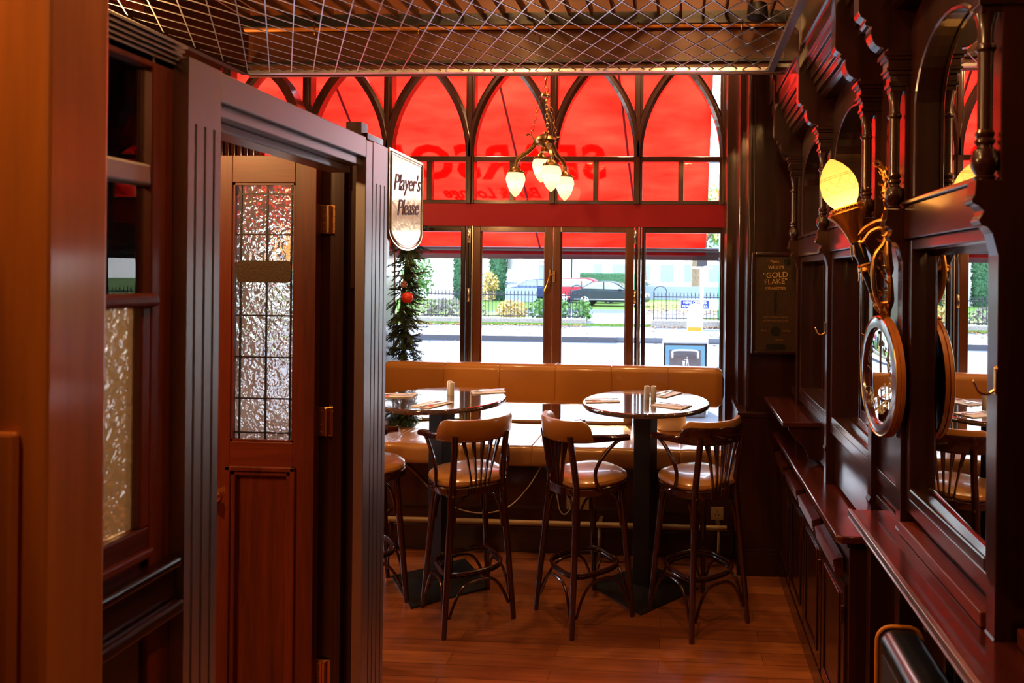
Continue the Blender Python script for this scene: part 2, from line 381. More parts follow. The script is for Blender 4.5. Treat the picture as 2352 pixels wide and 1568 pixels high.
def text_mb(body, size, depth=0.001, shear=0.0, align="CENTER", space=1.0, bold=0.0):
    cu = bpy.data.curves.new('t', 'FONT'); cu.body = body; cu.size = size; cu.extrude = depth; cu.shear = shear; cu.align_x = align; cu.align_y = 'CENTER'; cu.space_character = space
    cu.resolution_u = 3; cu.offset = bold
    o = bpy.data.objects.new('t', cu); COL.objects.link(o)
    dg = bpy.context.evaluated_depsgraph_get(); me = bpy.data.meshes.new_from_object(o.evaluated_get(dg))
    mb = MB(); mb.add([v.co.copy() for v in me.vertices], [tuple(p.vertices) for p in me.polygons])
    bpy.data.objects.remove(o); bpy.data.curves.remove(cu); bpy.data.meshes.remove(me)
    return mb
def xf(mb, mtx):
    mb.v = [tuple(mtx @ Vector(v)) for v in mb.v]; return mb
def frame4(loc, xax, yax):
    x = Vector(xax).normalized(); y = Vector(yax).normalized(); z = x.cross(y)
    m = Matrix((x, y, z)).transposed().to_4x4(); m.translation = Vector(loc); return m
def copy_tree(o, parent=None):
    kids = list(o.children)
    c = o.copy(); COL.objects.link(c); c.parent = parent
    for ch in kids: copy_tree(ch, c)
    return c
def arc(cx, cy, r, a0, a1, n): return [(cx + r * math.cos(a0 + (a1 - a0) * i / n), cy + r * math.sin(a0 + (a1 - a0) * i / n)) for i in range(n + 1)]
rnd = random.Random(7)

# ================================================================== THE ROOM
XR = 0.75          # face of the right wall
YW = 4.70          # window plane
struct('floor', MB().box(-4.0, 1.0, -3.2, 4.78, -0.12, 0.0), 'floorboards')
struct('wall_right', MB().box(XR, XR + 0.2, -3.2, 4.95, 0, 3.75), 'mahogany_z')
struct('wall_back', MB().box(-4.0, 0.75, -3.3, -3.1, 0, 3.75), 'redwood_z')
struct('ceiling', MB().box(-4.2, 0.95, -3.3, 4.95, 3.75, 3.95), 'ceiling_dark')
# far left wall with an opening for its leaded window
b = MB(); b.box(-4.2, -4.0, -3.3, 3.3, 0, 3.75); b.box(-4.2, -4.0, 4.5, 4.95, 0, 3.75); b.box(-4.2, -4.0, 3.3, 4.5, 0, 0.5); b.box(-4.2, -4.0, 3.3, 4.5, 2.6, 3.75)
struct('wall_left', b, 'redwood_z')
# wall round the street window
b = MB(); b.box(-4.0, 0.75, 4.66, 4.86, 0, 0.64); b.box(-4.0, 0.75, 4.66, 4.86, 3.30, 3.75); b.box(-4.0, -3.42, 4.66, 4.86, 0.64, 3.30)
b.box(0.33, 0.75, 4.66, 4.86, 0.64, 3.30)
struct('wall_front', b, 'mahogany_z')
# pier beside the window with stepped mouldings
b = MB(); b.box(0.315, 0.75, 4.40, 4.66, 0, 3.75); b.box(0.372, 0.75, 4.10, 4.40, 0, 3.75); b.box(0.405, 0.75, 3.90, 4.10, 0, 3.75)
b.box(0.412, 0.428, 3.888, 3.90, 0.98, 3.3); b.box(0.44, 0.446, 3.892, 3.90, 0.98, 3.3)
b.box(0.36, 0.75, 3.87, 4.42, 0, 0.93); b.box(0.352, 0.75, 3.862, 4.42, 0.93, 0.955)
struct('trim_1', b, 'mahogany_z', bevel=0.004)
b = MB(); b.box(0.355, 0.585, 3.855, 3.87, 0, 0.14); b.box(0.355, 0.585, 3.86, 3.87, 0.14, 0.16)
struct('baseboard_right', b, 'mahogany_x', bevel=0.003)

# ---- the street window: frame, mullions, lancet arches, panes
win = thing('window_1', (-1.5, YW, 0.66), kind='structure')
MX = [0.311 - 0.611 * i for i in range(7)]          # mullion centres
def mull(name, x, wd=0.062, m='mahogany_z'):
    b = MB(); b.box(x - wd / 2, x + wd / 2, 4.655, 4.735, 2.262, 3.30); b.box(x - .014, x + .014, 4.640, 4.655, 2.262, 3.30)
    obj(name, b, m, win, bevel=0.004)
for x in MX: mull('mullion', x)
for x in MX[:-1]:
    # lancet: two arcs meeting at the top between mullions
    for sgn in (-1, 1):
        x0 = x - 0.611 if sgn < 0 else x            # springing side
        pts = []
        Rr = 0.90; base = 2.60; half = 0.3055
        for i in range(15):
            # circle centre lies across the bay
            cxx = x0 - sgn * 0 + (Rr if sgn < 0 else -Rr)
            a = math.acos((Rr - half) / Rr) * i / 14
            pts.append((x0 + (Rr - Rr * math.cos(a)) * (1 if sgn < 0 else -1), 4.685, base + Rr * math.sin(a)))
        b = MB(); b.sweep([Vector(p) for p in pts], [(-0.030, -0.030), (0.030, -0.030), (0.030, 0.030), (0.010, 0.048), (-0.010, 0.048), (-0.030, 0.030)], normal=(0, -1, 0), smooth=False)
        obj('lancet_arch', b, 'mahogany_z', win)
b = MB(); b.box(-3.40, 0.33, 4.662, 4.728, 2.568, 2.606); obj('transom', b, 'mahogany_x', win, bevel=0.003)
b = MB(); b.box(-3.40, 0.33, 4.662, 4.728, 2.262, 2.290); obj('transom', b, 'mahogany_x', win, bevel=0.003)
for x in MX[:-1]:
    xx = x - 0.305
    boxobj('glazing_bar', (xx - 0.019, xx + 0.019, 4.67, 4.72, 2.285, 2.572), 'mahogany_z', win, bevel=0.002)
boxobj('head_rail', (-3.42, 0.33, 4.655, 4.735, 3.26, 3.30), 'mahogany_x', win)
b = MB(); b.box(-3.42, 0.33, 4.66, 4.74, 2.10, 2.262)
obj('red_beam', b, 'red_trim', win, label='dark red boxed beam across the window')
boxobj('sill', (-3.42, 0.33, 4.60, 4.80, 0.62, 0.665), 'casement', win, bevel=0.004)
# lower casements: pairs of folding sashes
def sash(x0, x1, m='casement', wd=0.055, left=None, right=None):
    l = left or wd; r = right or wd
    b = MB(); b.box(x0, x0 + l, 4.665, 4.725, 0.665, 2.10); b.box(x1 - r, x1, 4.665, 4.725, 0.665, 2.10)
    b.box(x0 + l, x1 - r, 4.665, 4.725, 0.665, 0.705); b.box(x0 + l, x1 - r, 4.665, 4.725, 2.06, 2.10)
    # inner beads
    b.box(x0 + l, x0 + l + .008, 4.68, 4.70, 0.705, 2.06); b.box(x1 - r - .008, x1 - r, 4.68, 4.70, 0.705, 2.06)
    return obj('casement_frame', b, m, win, bevel=0.003)
SASH = [(-0.906, -0.376 + 0.056), (-1.505, -0.912)]
sash(-0.910, -0.325, left=0.056, right=0.056)
sash(-1.500, -0.914, left=0.060, right=0.056)
sash(-0.268, 0.330, m='mahogany_z', wd=0.030, left=0.020)
sash(-2.12, -1.552, m='mahogany_z', wd=0.030)
sash(-2.75, -2.13); sash(-3.40, -2.76)
for x in (-0.306, -0.285, -1.535, -1.515):
    boxobj('jamb_strip', (x - 0.009, x + 0.009, 4.66, 4.73, 0.665, 2.10), 'mahogany_z', win, bevel=0.002)
for x in (-0.313, -1.522):
    boxobj('alu_strip', (x + 0.022, x + 0.029, 4.655, 4.69, 0.665, 2.10), 'aluminium', win)
    for z in (2.03, 1.60, 0.86):
        b = MB(); b.tube([(x, 4.652, z - .045), (x, 4.652, z + .045)], 0.010, 10); b.box(x - 0.012, x + 0.012, 4.655, 4.662, z - .05, z + .05)
        obj('hinge', b, 'steel', win)
for x0, x1 in ((-0.854, -0.381), (-1.44, -0.970), (-0.248, 0.30), (-2.09, -1.582), (-2.70, -2.185), (-3.345, -2.815)):
    boxobj('pane', (x0, x1, 4.693, 4.697, 0.705, 2.06), 'clear_pane', win)
for x in MX[:-1]:
    boxobj('pane', (x - 0.585, x - 0.324, 4.693, 4.697, 2.29, 2.568), 'clear_pane', win)
    boxobj('pane', (x - 0.286, x - 0.026, 4.693, 4.697, 2.29, 2.568), 'clear_pane', win)
    boxobj('pane', (x - 0.585, x - 0.026, 4.693, 4.697, 2.606, 3.26), 'clear_pane', win)
# brass espagnolette latch on the meeting stiles
b = MB(); b.box(-0.935, -0.920, 4.650, 4.664, 1.71, 1.79); b.box(-0.905, -0.890, 4.650, 4.664, 1.70, 1.78); b.tube([(-0.930, 4.645, 1.755), (-0.900, 4.645, 1.752)], 0.007, 8)
b.tube([(-0.924, 4.635, 1.76), (-0.930, 4.625, 1.72), (-0.940, 4.622, 1.68), (-0.953, 4.622, 1.645), (-0.958, 4.622, 1.63)], [0.006, 0.006, 0.007, 0.011, 0.009], 10)
obj('window_handle', b, 'brass', win)

# low wall and skirting below the bench
struct('wall_bench', MB().box(-3.0, 0.40, 4.10, 4.18, 0, 0.555), 'mahogany_x')
b = MB(); b.box(-3.0, 0.36, 4.075, 4.10, 0, 0.16); b.box(-3.0, 0.36, 4.085, 4.10, 0.16, 0.185)
struct('baseboard_front', b, 'mahogany_x', bevel=0.004)
# end panel left of the bench
b = MB(); b.box(-2.14, -2.06, 3.95, 4.66, 0, 2.1); b.box(-2.06, -2.045, 4.02, 4.10, 0.3, 2.05); b.box(-2.15, -2.04, 3.93, 3.95, 0, 2.12)
struct('wall_divider', b, 'mahogany_z', bevel=0.003)

# ================================================================== CANOPY with expanded mesh
can = thing('mesh_canopy', (-0.9, 2.0, 2.78), 'suspended canopy of diagonal metal lattice above the room with copper glowing box over it', 'canopy')
CX0, CX1, CY0, CY1, CZ = -2.26, 0.452, -0.6, 3.30, 2.785
b = MB(); b.box(CX0, CX1, CY1 - 0.02, CY1 + 0.004, CZ - 0.004, CZ + 0.012); obj('front_edge', b, 'aluminium', can)
b = MB(); b.box(CX1 - 0.02, CX1 + 0.012, CY0, CY1, CZ - 0.006, CZ + 0.02); obj('side_edge', b, 'aluminium', can)
b = MB(); b.box(CX0 - .03, CX0 + 0.01, CY0, CY1, CZ - 0.006, CZ + 0.035); obj('side_edge', b, 'mahogany_y', can)
# lattice strips running both diagonals, clipped to the frame
b = MB(); ang = R(29)
def clip(px, py, dx, dy):
    t0, t1 = -20, 20
    for p, d, lo, hi in ((px, dx, CX0, CX1), (py, dy, CY0, CY1)):
        a, c = (lo - p) / d, (hi - p) / d
        if a > c: a, c = c, a
        t0, t1 = max(t0, a), min(t1, c)
    return (t0, t1) if t1 > t0 + 0.01 else None
pitch = 0.205
for sgn in (-1, 1):
    dx, dy = math.cos(R(58)) * sgn, math.sin(R(58))
    for k in range(-40, 60):
        px = CX0 + k * 0.116; py = CY1
        r = clip(px, py, dx, dy)
        if r:
            p = (px + dx * r[0], py + dy * r[0], CZ + 0.004 + sgn * 0.0015); q = (px + dx * r[1], py + dy * r[1], CZ + 0.004 + sgn * 0.0015)
            b.bar(p, q, 0.0046, 0.0040)
obj('lattice', b, 'mesh_metal', can)
# wood fascia on the right of the frame and the glowing copper box above it
b = MB(); b.box(0.585, 0.712, 3.27, 3.31, 2.81, 3.75); b.box(0.464, 0.712, 3.255, 3.32, 2.785, 2.81); b.box(0.575, 0.60, -0.6, 3.27, 2.81, 3.75)
obj('fascia', b, 'mahogany_z', can, bevel=0.003)
b = MB(); b.box(-2.3, 0.585, 3.36, 3.38, 2.79, 3.75); obj('back_board', b, 'copper_board', can)
b = MB(); b.box(-2.3, 0.585, 3.335, 3.360, 2.846, 2.860); obj('ledge_lip', b, 'black_metal', can)
boxobj('top_board', (-2.3, 0.585, -0.6, 3.36, 3.42, 3.44), 'mahogany_x', can)
obj('brass_rail', MB().tube([(-2.3, 3.33, 3.028), (0.57, 3.33, 3.028)], 0.013, 12), 'amber_rim', can)
boxobj('black_rail', (-2.3, 0.57, 3.30, 3.315, 3.030, 3.09), 'black_metal', can)
for i in range(26):
    x = -2.25 + i * 0.112
    boxobj('slat', (x, x + 0.012, 1.0, 3.28, 3.06, 3.10), 'copper_board', can)
for i in range(12):
    y = 1.15 + i * 0.17
    boxobj('cross_rod', (-2.27, 0.57, y, y + 0.008, 3.10, 3.108), 'brass', can)
b = MB(); b.lathe([(0.0, 0.06), (0.045, 0.06), (0.05, 0.0), (0.03, -0.01), (0.0, -0.01)], (0.36, 3.12, 2.98), 16); obj('spotlight', b, 'black_metal', can)
for x in (-1.9, -1.35, -0.75, -0.22, 0.30):
    b = MB(); b.tube([(x, 3.31, 3.04), (x, 3.29, 3.03), (x, 3.29, 2.99), (x, 3.31, 2.98)], 0.004, 6); obj('hook', b, 'brass', can)

# ================================================================== LEFT PARTITION (screen, door frame)
XP = -0.98
def flute_post(name, y0, y1, x0, z1, flutes, lab):
    # post whose room face carries three round-topped flutes
    b = MB(); b.box(x0, XP - 0.004, y0, y1, 0, z1)
    ys = [y0] + sum([[f - 0.0035, f + 0.0035] for f in flutes], []) + [y1]
    for i in range(0, len(ys), 2): b.box(XP - 0.004, XP, ys[i], ys[i + 1], 0.15, z1 - 0.13)
    b.box(XP - 0.004, XP, y0, y1, z1 - 0.13, z1); b.box(XP - 0.004, XP, y0, y1, 0, 0.15)
    return struct(name, b, 'polished_partition')
flute_post('trim_2', 1.253, 1.345, -1.09, 2.178, [1.273, 1.299, 1.325], None)
flute_post('trim_3', 2.040, 2.142, -1.012, 2.170, [2.062, 2.091, 2.120], None)
struct('trim_4', MB().box(-1.012, XP, 1.992, 2.036, 0, 2.168), 'polished_partition', bevel=0.002)
b = MB(); b.box(-1.06, XP, 1.345, 1.992, 2.112, 2.176); b.box(-1.08, -0.995, 1.345, 1.992, 2.085, 2.112); b.box(-1.10, -1.03, 1.345, 1.992, 2.064, 2.085); b.box(-1.12, -1.06, 1.345, 1.992, 2.072, 2.15)
struct('trim_5', b, 'polished_partition_y', bevel=0.003)
# reveal beyond the opening that the leaf is hinged to
b = MB(); b.box(-1.178, -1.145, 2.175, 2.26, 0, 2.16); b.box(-1.145, -1.128, 2.143, 2.26, 0, 2.16); b.box(-1.128, -1.062, 2.168, 2.26, 0, 2.16); b.box(-1.062, -1.045, 2.143, 2.26, 0, 2.16); b.box(-1.116, -1.080, 2.160, 2.168, 1.70, 2.03); b.box(-1.30, -1.178, 2.212, 2.26, 0, 2.16)
struct('trim_6', b, 'mahogany_z', bevel=0.0015)
# glazed screen between the near pilaster and the first fluted post
scr = thing('glazed_screen', (-1.03, 1.1, 0), 'wooden screen with clear panes above one hammered glass pane beside the fluted post', 'screen')
b = MB(); xs0, xs1 = -1.045, -1.01
b.box(xs0, xs1, 1.201, 1.253, 0.15, 2.20); b.box(xs0, xs1, 0.92, 1.201, 2.139, 2.20)
obj('stile', b, 'redwood_z', scr, bevel=0.003)
b = MB(); b.box(xs0, xs1, 0.92, 1.201, 1.912, 1.954); obj('rail', b, 'polished_partition_y', scr, bevel=0.006)
b = MB(); b.box(xs0, xs1 + 0.018, 0.92, 1.205, 1.682, 1.707); obj('rail', b, 'redwood_y', scr, bevel=0.009, seg=3)
b = MB(); b.box(xs0, xs1, 0.92, 1.201, 1.22, 1.262); b.box(xs0, xs1 + 0.012, 0.92, 1.201, 1.205, 1.222); obj('rail', b, 'redwood_y', scr, bevel=0.004)
b = MB(); b.box(xs0, xs1, 1.18, 1.201, 1.262, 1.682); obj('stile', b, 'redwood_z', scr, bevel=0.003)
b = MB(); b.box(xs0, xs1 - 0.01, 0.92, 1.253, 0.1, 1.205); b.box(xs0, xs1 + 0.03, 0.92, 1.25, 1.165, 1.185); b.box(xs0, xs1 + 0.015, 0.92, 1.25, 1.10, 1.165); b.box(xs0, xs1 + 0.035, 0.92, 1.25, 1.075, 1.10)
obj('dado_panel', b, 'mahogany_y', scr, bevel=0.006, seg=3)
b = MB()
for i in range(5): b.box(xs0, xs1 + 0.006 + 0.006 * i, 0.92, 1.25, 2.160 + 0.008 * i, 2.165 + 0.008 * i)
b.box(xs0, xs1, 0.92, 1.25, 2.15, 2.21)
obj('crown_moulding', b, 'polished_partition_y', scr)
boxobj('clear_pane', (-1.030, -1.027, 0.92, 1.201, 1.954, 2.139), 'clear_pane', scr)
boxobj('clear_pane', (-1.030, -1.027, 0.92, 1.201, 1.707, 1.912), 'clear_pane', scr)
boxobj('hammered_pane', (-1.032, -1.026, 0.92, 1.182, 1.262, 1.682), 'hammered_glass', scr)
# near pilaster, out of focus
b = MB(); b.box(-1.30, -0.90, 0.885, 0.985, 0, 3.0); b.box(-1.0, -0.935, 0.872, 0.885, 0, 1.52)
struct('trim_7', b, 'amber_wood', bevel=0.006)
struct('wall_partition', MB().box(-1.30, -1.06, -1.2, 0.885, 0, 2.2), 'redwood_z')

# ---- the open door leaf
dr = thing('door_1', (-1.43, 2.19, 0.01), kind='structure')
YD0, YD1 = 2.175, 2.209
b = MB(); b.box(-1.615, -1.542, YD0, YD1, 0.01, 2.152); b.box(-1.318, -1.243, YD0, YD1, 0.01, 2.152); obj('stile', b, 'redwood_z', dr, bevel=0.002)
b = MB(); b.box(-1.542, -1.318, YD0, YD1, 2.058, 2.152); b.box(-1.542, -1.318, YD0, YD1, 1.07, 1.165); b.box(-1.542, -1.318, YD0, YD1, 0.01, 0.2); obj('rail', b, 'redwood_x', dr, bevel=0.002)
b = MB(); b.box(-1.542, -1.318, YD0 + .012, YD1 - .01, 0.2, 1.07); obj('panel', b, 'redwood_z', dr)
b = MB()
for (t, d) in ((0.0, 0.012), (0.016, 0.006)):
    for (x0, x1, z0, z1) in ((-1.542 - .012 + t, -1.542 + .006 + t, 0.2, 1.082 - t), (-1.318 - .006 - t, -1.318 + .012 - t, 0.2, 1.082 - t), (-1.554 + t, -1.306 - t, 1.066 - t, 1.082 - t)):
        b.box(x0, x1, YD0 - d + 0.004, YD0 + 0.014, z0, z1)
obj('moulding', b, 'redwood_z', dr, bevel=0.003)
b = MB()
b.box(-1.542, -1.534, YD0 + .004, YD0 + .016, 1.165, 2.058); b.box(-1.326, -1.318, YD0 + .004, YD0 + .016, 1.165, 2.058); b.box(-1.542, -1.318, YD0 + .004, YD0 + .016, 1.165, 1.173); b.box(-1.542, -1.318, YD0 + .004, YD0 + .016, 2.05, 2.058)
obj('bead', b, 'redwood_z', dr)
boxobj('hammered_pane', (-1.540, -1.320, 2.192, 2.198, 1.167, 2.056), 'hammered_glass', dr)
b = MB()
for x in (-1.518, -1.425, -1.338): b.box(x - .0025, x + .0025, 2.187, 2.193, 1.173, 2.05)
for z in (2.020, 1.880, 1.60, 1.456, 1.313, 1.195): b.box(-1.534, -1.326, 2.186, 2.192, z - .0025, z + .0025)
obj('leading', b, 'black_metal', dr)
# blank brass plate across the glass
pts = []
for sg in (1, -1):
    for i in range(7):
        a = (-PI / 2 + PI * i / 6) * 1
        pts.append((-1.428 + sg * (0.083 + 0.016 * math.cos(a)), 1.752 + sg * 0.038 * math.sin(a)))
b = MB(); b.prism(pts, 'y', 2.176, 2.182); obj('push_plate', b, 'machine_paint', dr, label='dark oval-ended metal plate')
b = MB(); b.lathe([(0.0, 0.05), (0.012, 0.049), (0.019, 0.040), (0.017, 0.028), (0.008, 0.022), (0.008, 0.008), (0.020, 0.004), (0.020, 0.0)], (-1.588, YD0, 0.975), 20, mtx=Matrix.Rotation(R(90), 3, 'X'))
obj('door_knob', b, 'brass', dr)
for z in (1.935, 1.235, 0.36):
    b = MB(); b.box(-1.243, -1.179, 2.200, 2.206, z - 0.05, z + 0.05); b.tube([(-1.211, 2.195, z - 0.048), (-1.211, 2.195, z + 0.048)], 0.0075, 12)
    h = obj('hinge', b, 'brass', dr, bevel=0.002)
    b = MB()
    for sx_ in (-1, 1):
        for i in range(4): b.lathe([(0.0, 0.002), (0.003, 0.001), (0.0035, 0.0)], (-1.211 + sx_ * 0.021, 2.200, z - 0.036 + 0.024 * i), 8, mtx=Matrix.Rotation(R(90), 3, 'X'))
    obj('screws', b, 'antique_brass', h)

# ---- players please sign on the end of the partition
sg = thing('glass_sign', (XP, 2.29, 1.85), 'pale gold glass sign with raised script lettering and a rounded bottom on the partition end', 'sign')
def sign_poly(m):
    p = [(2.150 + m, 2.175 - m), (2.440 - m, 2.170 - m), (2.440 - m, 1.905)]
    p += [(2.295 + (0.145 - m) * math.cos(a), 1.905 + (0.072 - m * .8) * math.sin(a)) for a in [-PI * i / 16 for i in range(1, 16)]]
    return p + [(2.150 + m, 1.905)]
plain('sign_gold', (0.80, 0.62, 0.34), 0.22, 0.75, coat=0.6, bump=(35, 0.5))
plain('sign_letter', (0.16, 0.06, 0.05), 0.4)
obj('board', MB().prism(sign_poly(0), 'x', XP - 0.004, XP + 0.003), 'sign_gold', sg)
P_ = sign_poly(0.010); b = MB(); b.tube([(XP + 0.004, p[0], p[1]) for p in P_], 0.0022, 6, closed=True)
P_ = sign_poly(0.018); b.tube([(XP + 0.004, p[0], p[1]) for p in P_], 0.0012, 6, closed=True)
obj('border', b, 'sign_gold', sg)
b = text_mb("Player's", 0.083, 0.0006, 0.35, space=0.93); xf(b, frame4((XP + 0.0040, 2.294, 2.072), (0, 1, 0.10), (0, -0.10, 1))); obj('lettering', b, 'sign_letter', sg)
b = text_mb("Please", 0.080, 0.0006, 0.35, space=0.93); xf(b, frame4((XP + 0.0040, 2.302, 1.985), (0, 1, 0.10), (0, -0.10, 1))); obj('lettering', b, 'sign_letter', sg)
b = MB(); b.box(-1.10, XP - .004, 2.142, 2.17, 1.80, 2.16); obj('bracket', b, 'mahogany_z', sg)

# ================================================================== BENCH under the window
bn = thing('window_bench', (-0.9, 4.4, 0.555), 'long tan leather bench under the street window with a padded backrest bar', 'bench')
def cushion_mb(x0, x1, y0, y1, z0, z1, r, nx=60, sag=0.0):
    # rounded-edge pad running along x
    sec = []
    for (cyy, czz, a) in ((y0 + r, z0 + r, PI), (y0 + r, z1 - r, PI / 2), (y1 - r, z1 - r, 0), (y1 - r, z0 + r, -PI / 2)):
        for i in range(5):
            th = a + PI / 2 - PI / 2 * i / 4 if False else a + (PI / 2) * (1 - i / 4.0)
            sec.append((cyy + r * math.cos(th), czz + r * math.sin(th)))
    return sec
def pad(name, x0, x1, y0, y1, z0, z1, r, m, seams, parent, wrinkle=0.0, dz=0.0):
    sec = cushion_mb(x0, x1, y0, y1, z0, z1, r); n = len(sec); cyy = (y0 + y1) / 2; czz = (z0 + z1) / 2
    xs = set([x0, x0 + r * .3, x0 + r, x1 - r, x1 - r * .3, x1]); k = x0 + r
    while k < x1 - r: xs.add(k); k += 0.03
    for s in seams: xs.update((s - 0.012, s - 0.005, s, s + 0.005, s + 0.012))
    xs = sorted(xs); vs = []; fs = []
    for x in xs:
        e = 1.0
        for s in seams:
            d = abs(x - s)
            if d < 0.006: e = 1 - 0.05 * (1 - d / 0.006)
        ee = 1.0
        d = min(x - x0, x1 - x)
        if d < r: ee = 1 - (1 - math.sqrt(max(0, 1 - (1 - d / r) ** 2))) * (r / min(y1 - y0, z1 - z0)) * 1.6
        off = dz * (x - x0) / (x1 - x0)
        for (y, z) in sec:
            wv = wrinkle * (math.sin(x * 23 + y * 9) * 0.5 + math.sin(x * 51 - y * 30) * 0.3) if z > czz else 0
            shrink_y = 0.004 / (y1 - y0) if e < 1 else 0
            vs.append((x, cyy + (y - cyy) * (ee - (1 - e) * .25), czz + off + (z - czz) * (ee - (1 - e) * .6) + wv))
    for i in range(len(xs) - 1):
        for k in range(n): fs.append((i * n + k, i * n + (k + 1) % n, (i + 1) * n + (k + 1) % n, (i + 1) * n + k))
    mb = MB(); mb.add(vs, fs, True); L = len(xs) - 1
    mb.f += [tuple(range(n)), tuple(L * n + i for i in range(n))[::-1]]; mb.sm += [False, False]
    return obj(name, mb, m, parent)
seams = [0.311 - 0.379 * i for i in range(1, 6)]
pad('backrest_pad', -2.03, 0.306, 4.34, 4.47, 0.880, 1.150, 0.045, 'leather', seams, bn, dz=-0.004)
pad('seat_cushion', -2.03, 0.395, 4.00, 4.66, 0.556, 0.685, 0.035, 'leather_seat', [0.02 - 0.46 * i for i in range(0, 5)], bn, wrinkle=0.0035)
for s in seams: obj('piping', MB().tube([(s, 4.46, 1.147), (s, 4.40, 1.151), (s, 4.36, 1.145), (s, 4.338, 1.11), (s, 4.337, 1.0), (s, 4.34, 0.92), (s, 4.36, 0.882)], 0.0022, 6), 'leather', bn)
for x in (-1.95, 0.25): boxobj('bracket', (x - 0.02, x + 0.02, 4.47, 4.655, 0.98, 1.04), 'mahogany_z', bn)
fr = thing('foot_rail', (-0.8, 3.95, 0), 'painted pipe running low along the wall under the bench', 'pipe')
obj('pipe', MB().tube([(-2.04, 3.98, 0.222), (0.305, 3.98, 0.226)], 0.017, 12), 'pipe_paint', fr)
for x in (-1.85, -0.47, 0.255):
    obj('post', MB().tube([(x, 3.98, 0.0), (x, 3.98, 0.215)], 0.008, 10), 'pipe_paint', fr)
    obj('wall_clip', MB().box(x - 0.012, x + 0.012, 3.985, 4.10, 0.218, 0.236), 'pipe_paint', fr)
def socket(x0, x1, z0, z1, label, plug=False):
    t = thing('wall_socket', ((x0 + x1) / 2, 4.1, z0), label, 'socket')
    boxobj('plate', (x0, x1, 4.088, 4.10, z0, z1), 'socket_plastic', t, bevel=0.003)
    b = MB()
    xs = [(x0 + x1) / 2] if (x1 - x0) < 0.1 else [x0 + 0.035, x1 - 0.035]
    for x in xs:
        for dx, dz in ((0, 0.012), (-0.010, -0.008), (0.010, -0.008)): b.box(x + dx - .0025, x + dx + .0025, 4.086, 4.089, (z0 + z1) / 2 + dz - .005, (z0 + z1) / 2 + dz + .005)
    obj('pin_holes', b, 'slot_black', t)
    b = MB()
    for x in xs: b.box(x + 0.014, x + 0.022, 4.085, 4.089, z1 - 0.022, z1 - 0.010)
    obj('switch', b, 'socket_plastic', t)
    return t
socket(-0.695, -0.545, 0.275, 0.360, 'double wall socket with a plug in it below the middle of the bench')
socket(0.215, 0.292, 0.235, 0.315, 'small single wall socket low beneath the right end of the bench')
b = MB(); b.lathe([(0.0, -0.03), (0.020, -0.028), (0.024, -0.01), (0.024, 0.0)], (-0.655, 4.086, 0.318), 16, mtx=Matrix.Rotation(R(-90), 3, 'X'))
cb = thing('power_cable', (-1.2, 4.05, 0.2), 'beige power cable sagging along the wall under the bench to a round plug', 'cable')
obj('plug', b, 'beige_cable', cb)
def spline(ps, n=8):
    ps = [Vector(p) for p in ps]; out = []
    for i in range(len(ps) - 1):
        p0 = ps[max(i - 1, 0)]; p1 = ps[i]; p2 = ps[i + 1]; p3 = ps[min(i + 2, len(ps) - 1)]
        for k in range(n):
            t = k / n
            out.append(0.5 * ((2 * p1) + (p2 - p0) * t + (2 * p0 - 5 * p1 + 4 * p2 - p3) * t * t + (3 * p1 - p0 - 3 * p2 + p3) * t ** 3))
    out.append(ps[-1]); return out
obj('cord', MB().tube(spline([(-1.80, 4.085, 0.58), (-1.68, 4.085, 0.49), (-1.50, 4.085, 0.32), (-1.36, 4.085, 0.252), (-1.20, 4.085, 0.238), (-1.05, 4.085, 0.29), (-0.93, 4.085, 0.42), (-0.85, 4.085, 0.545), (-0.80, 4.085, 0.50), (-0.755, 4.085, 0.36), (-0.735, 4.085, 0.27), (-0.70, 4.085, 0.245), (-0.655, 4.075, 0.30)]), 0.0042, 8), 'beige_cable', cb)
# cream tub standing on the bench
b = MB(); b.lathe([(0.0, 0.0), (0.085, 0.0), (0.095, 0.01), (0.10, 0.165), (0.103, 0.175), (0.092, 0.175), (0.085, 0.02), (0.0, 0.02)], (0, 0, 0), 32)
b.v = [(v[0] * 1.08 + -0.045, v[1] * 0.85 + 4.555, v[2] * 0.98 + 0.684) for v in b.v]
obj('storage_tub', b, 'cream_tub', label='cream pink plastic tub standing on the bench behind the right table', cat='tub')

# ================================================================== TABLES
def table(cx, cy, base_ang, label, colang):
    t = thing('bar_table', (0, 0, 0), label, 'table', 'tall round granite bar tables')
    b = MB(); r = 0.358; b.lathe([(0, 0.0), (r - 0.02, 0.0), (r - 0.004, 0.004), (r, 0.012), (r, 0.020), (r - 0.004, 0.027), (r - 0.010, 0.029), (r - 0.011, 0.029), (r - 0.014, 0.029), (r - 0.03, 0.029), (0, 0.029)], (0, 0, 1.021), 72)
    obj('tabletop', b, 'granite', t, local=False)
    b = MB(); b.box(-0.05, 0.05, -0.05, 0.05, 0.03, 1.015); b.box(-0.16, 0.16, -0.16, 0.16, 1.010, 1.021)
    o = obj('column', xf(b, Matrix.Rotation(colang, 4, 'Z')), 'black_metal', t, bevel=0.003)
    b = MB(); b.add([(-.215, -.215, 0), (.215, -.215, 0), (.215, .215, 0), (-.215, .215, 0), (-.215, -.215, .010), (.215, -.215, .010), (.215, .215, .010), (-.215, .215, .010), (-.06, -.06, .034), (.06, -.06, .034), (.06, .06, .034), (-.06, .06, .034)],
                    [(3, 2, 1, 0), (0, 1, 5, 4), (1, 2, 6, 5), (2, 3, 7, 6), (3, 0, 4, 7), (4, 5, 9, 8), (5, 6, 10, 9), (6, 7, 11, 10), (7, 4, 8, 11), (8, 9, 10, 11)])
    obj('base_plate', xf(b, Matrix.Rotation(base_ang, 4, 'Z')), 'black_metal', t)
    t.location = (cx, cy, 0)
    return t
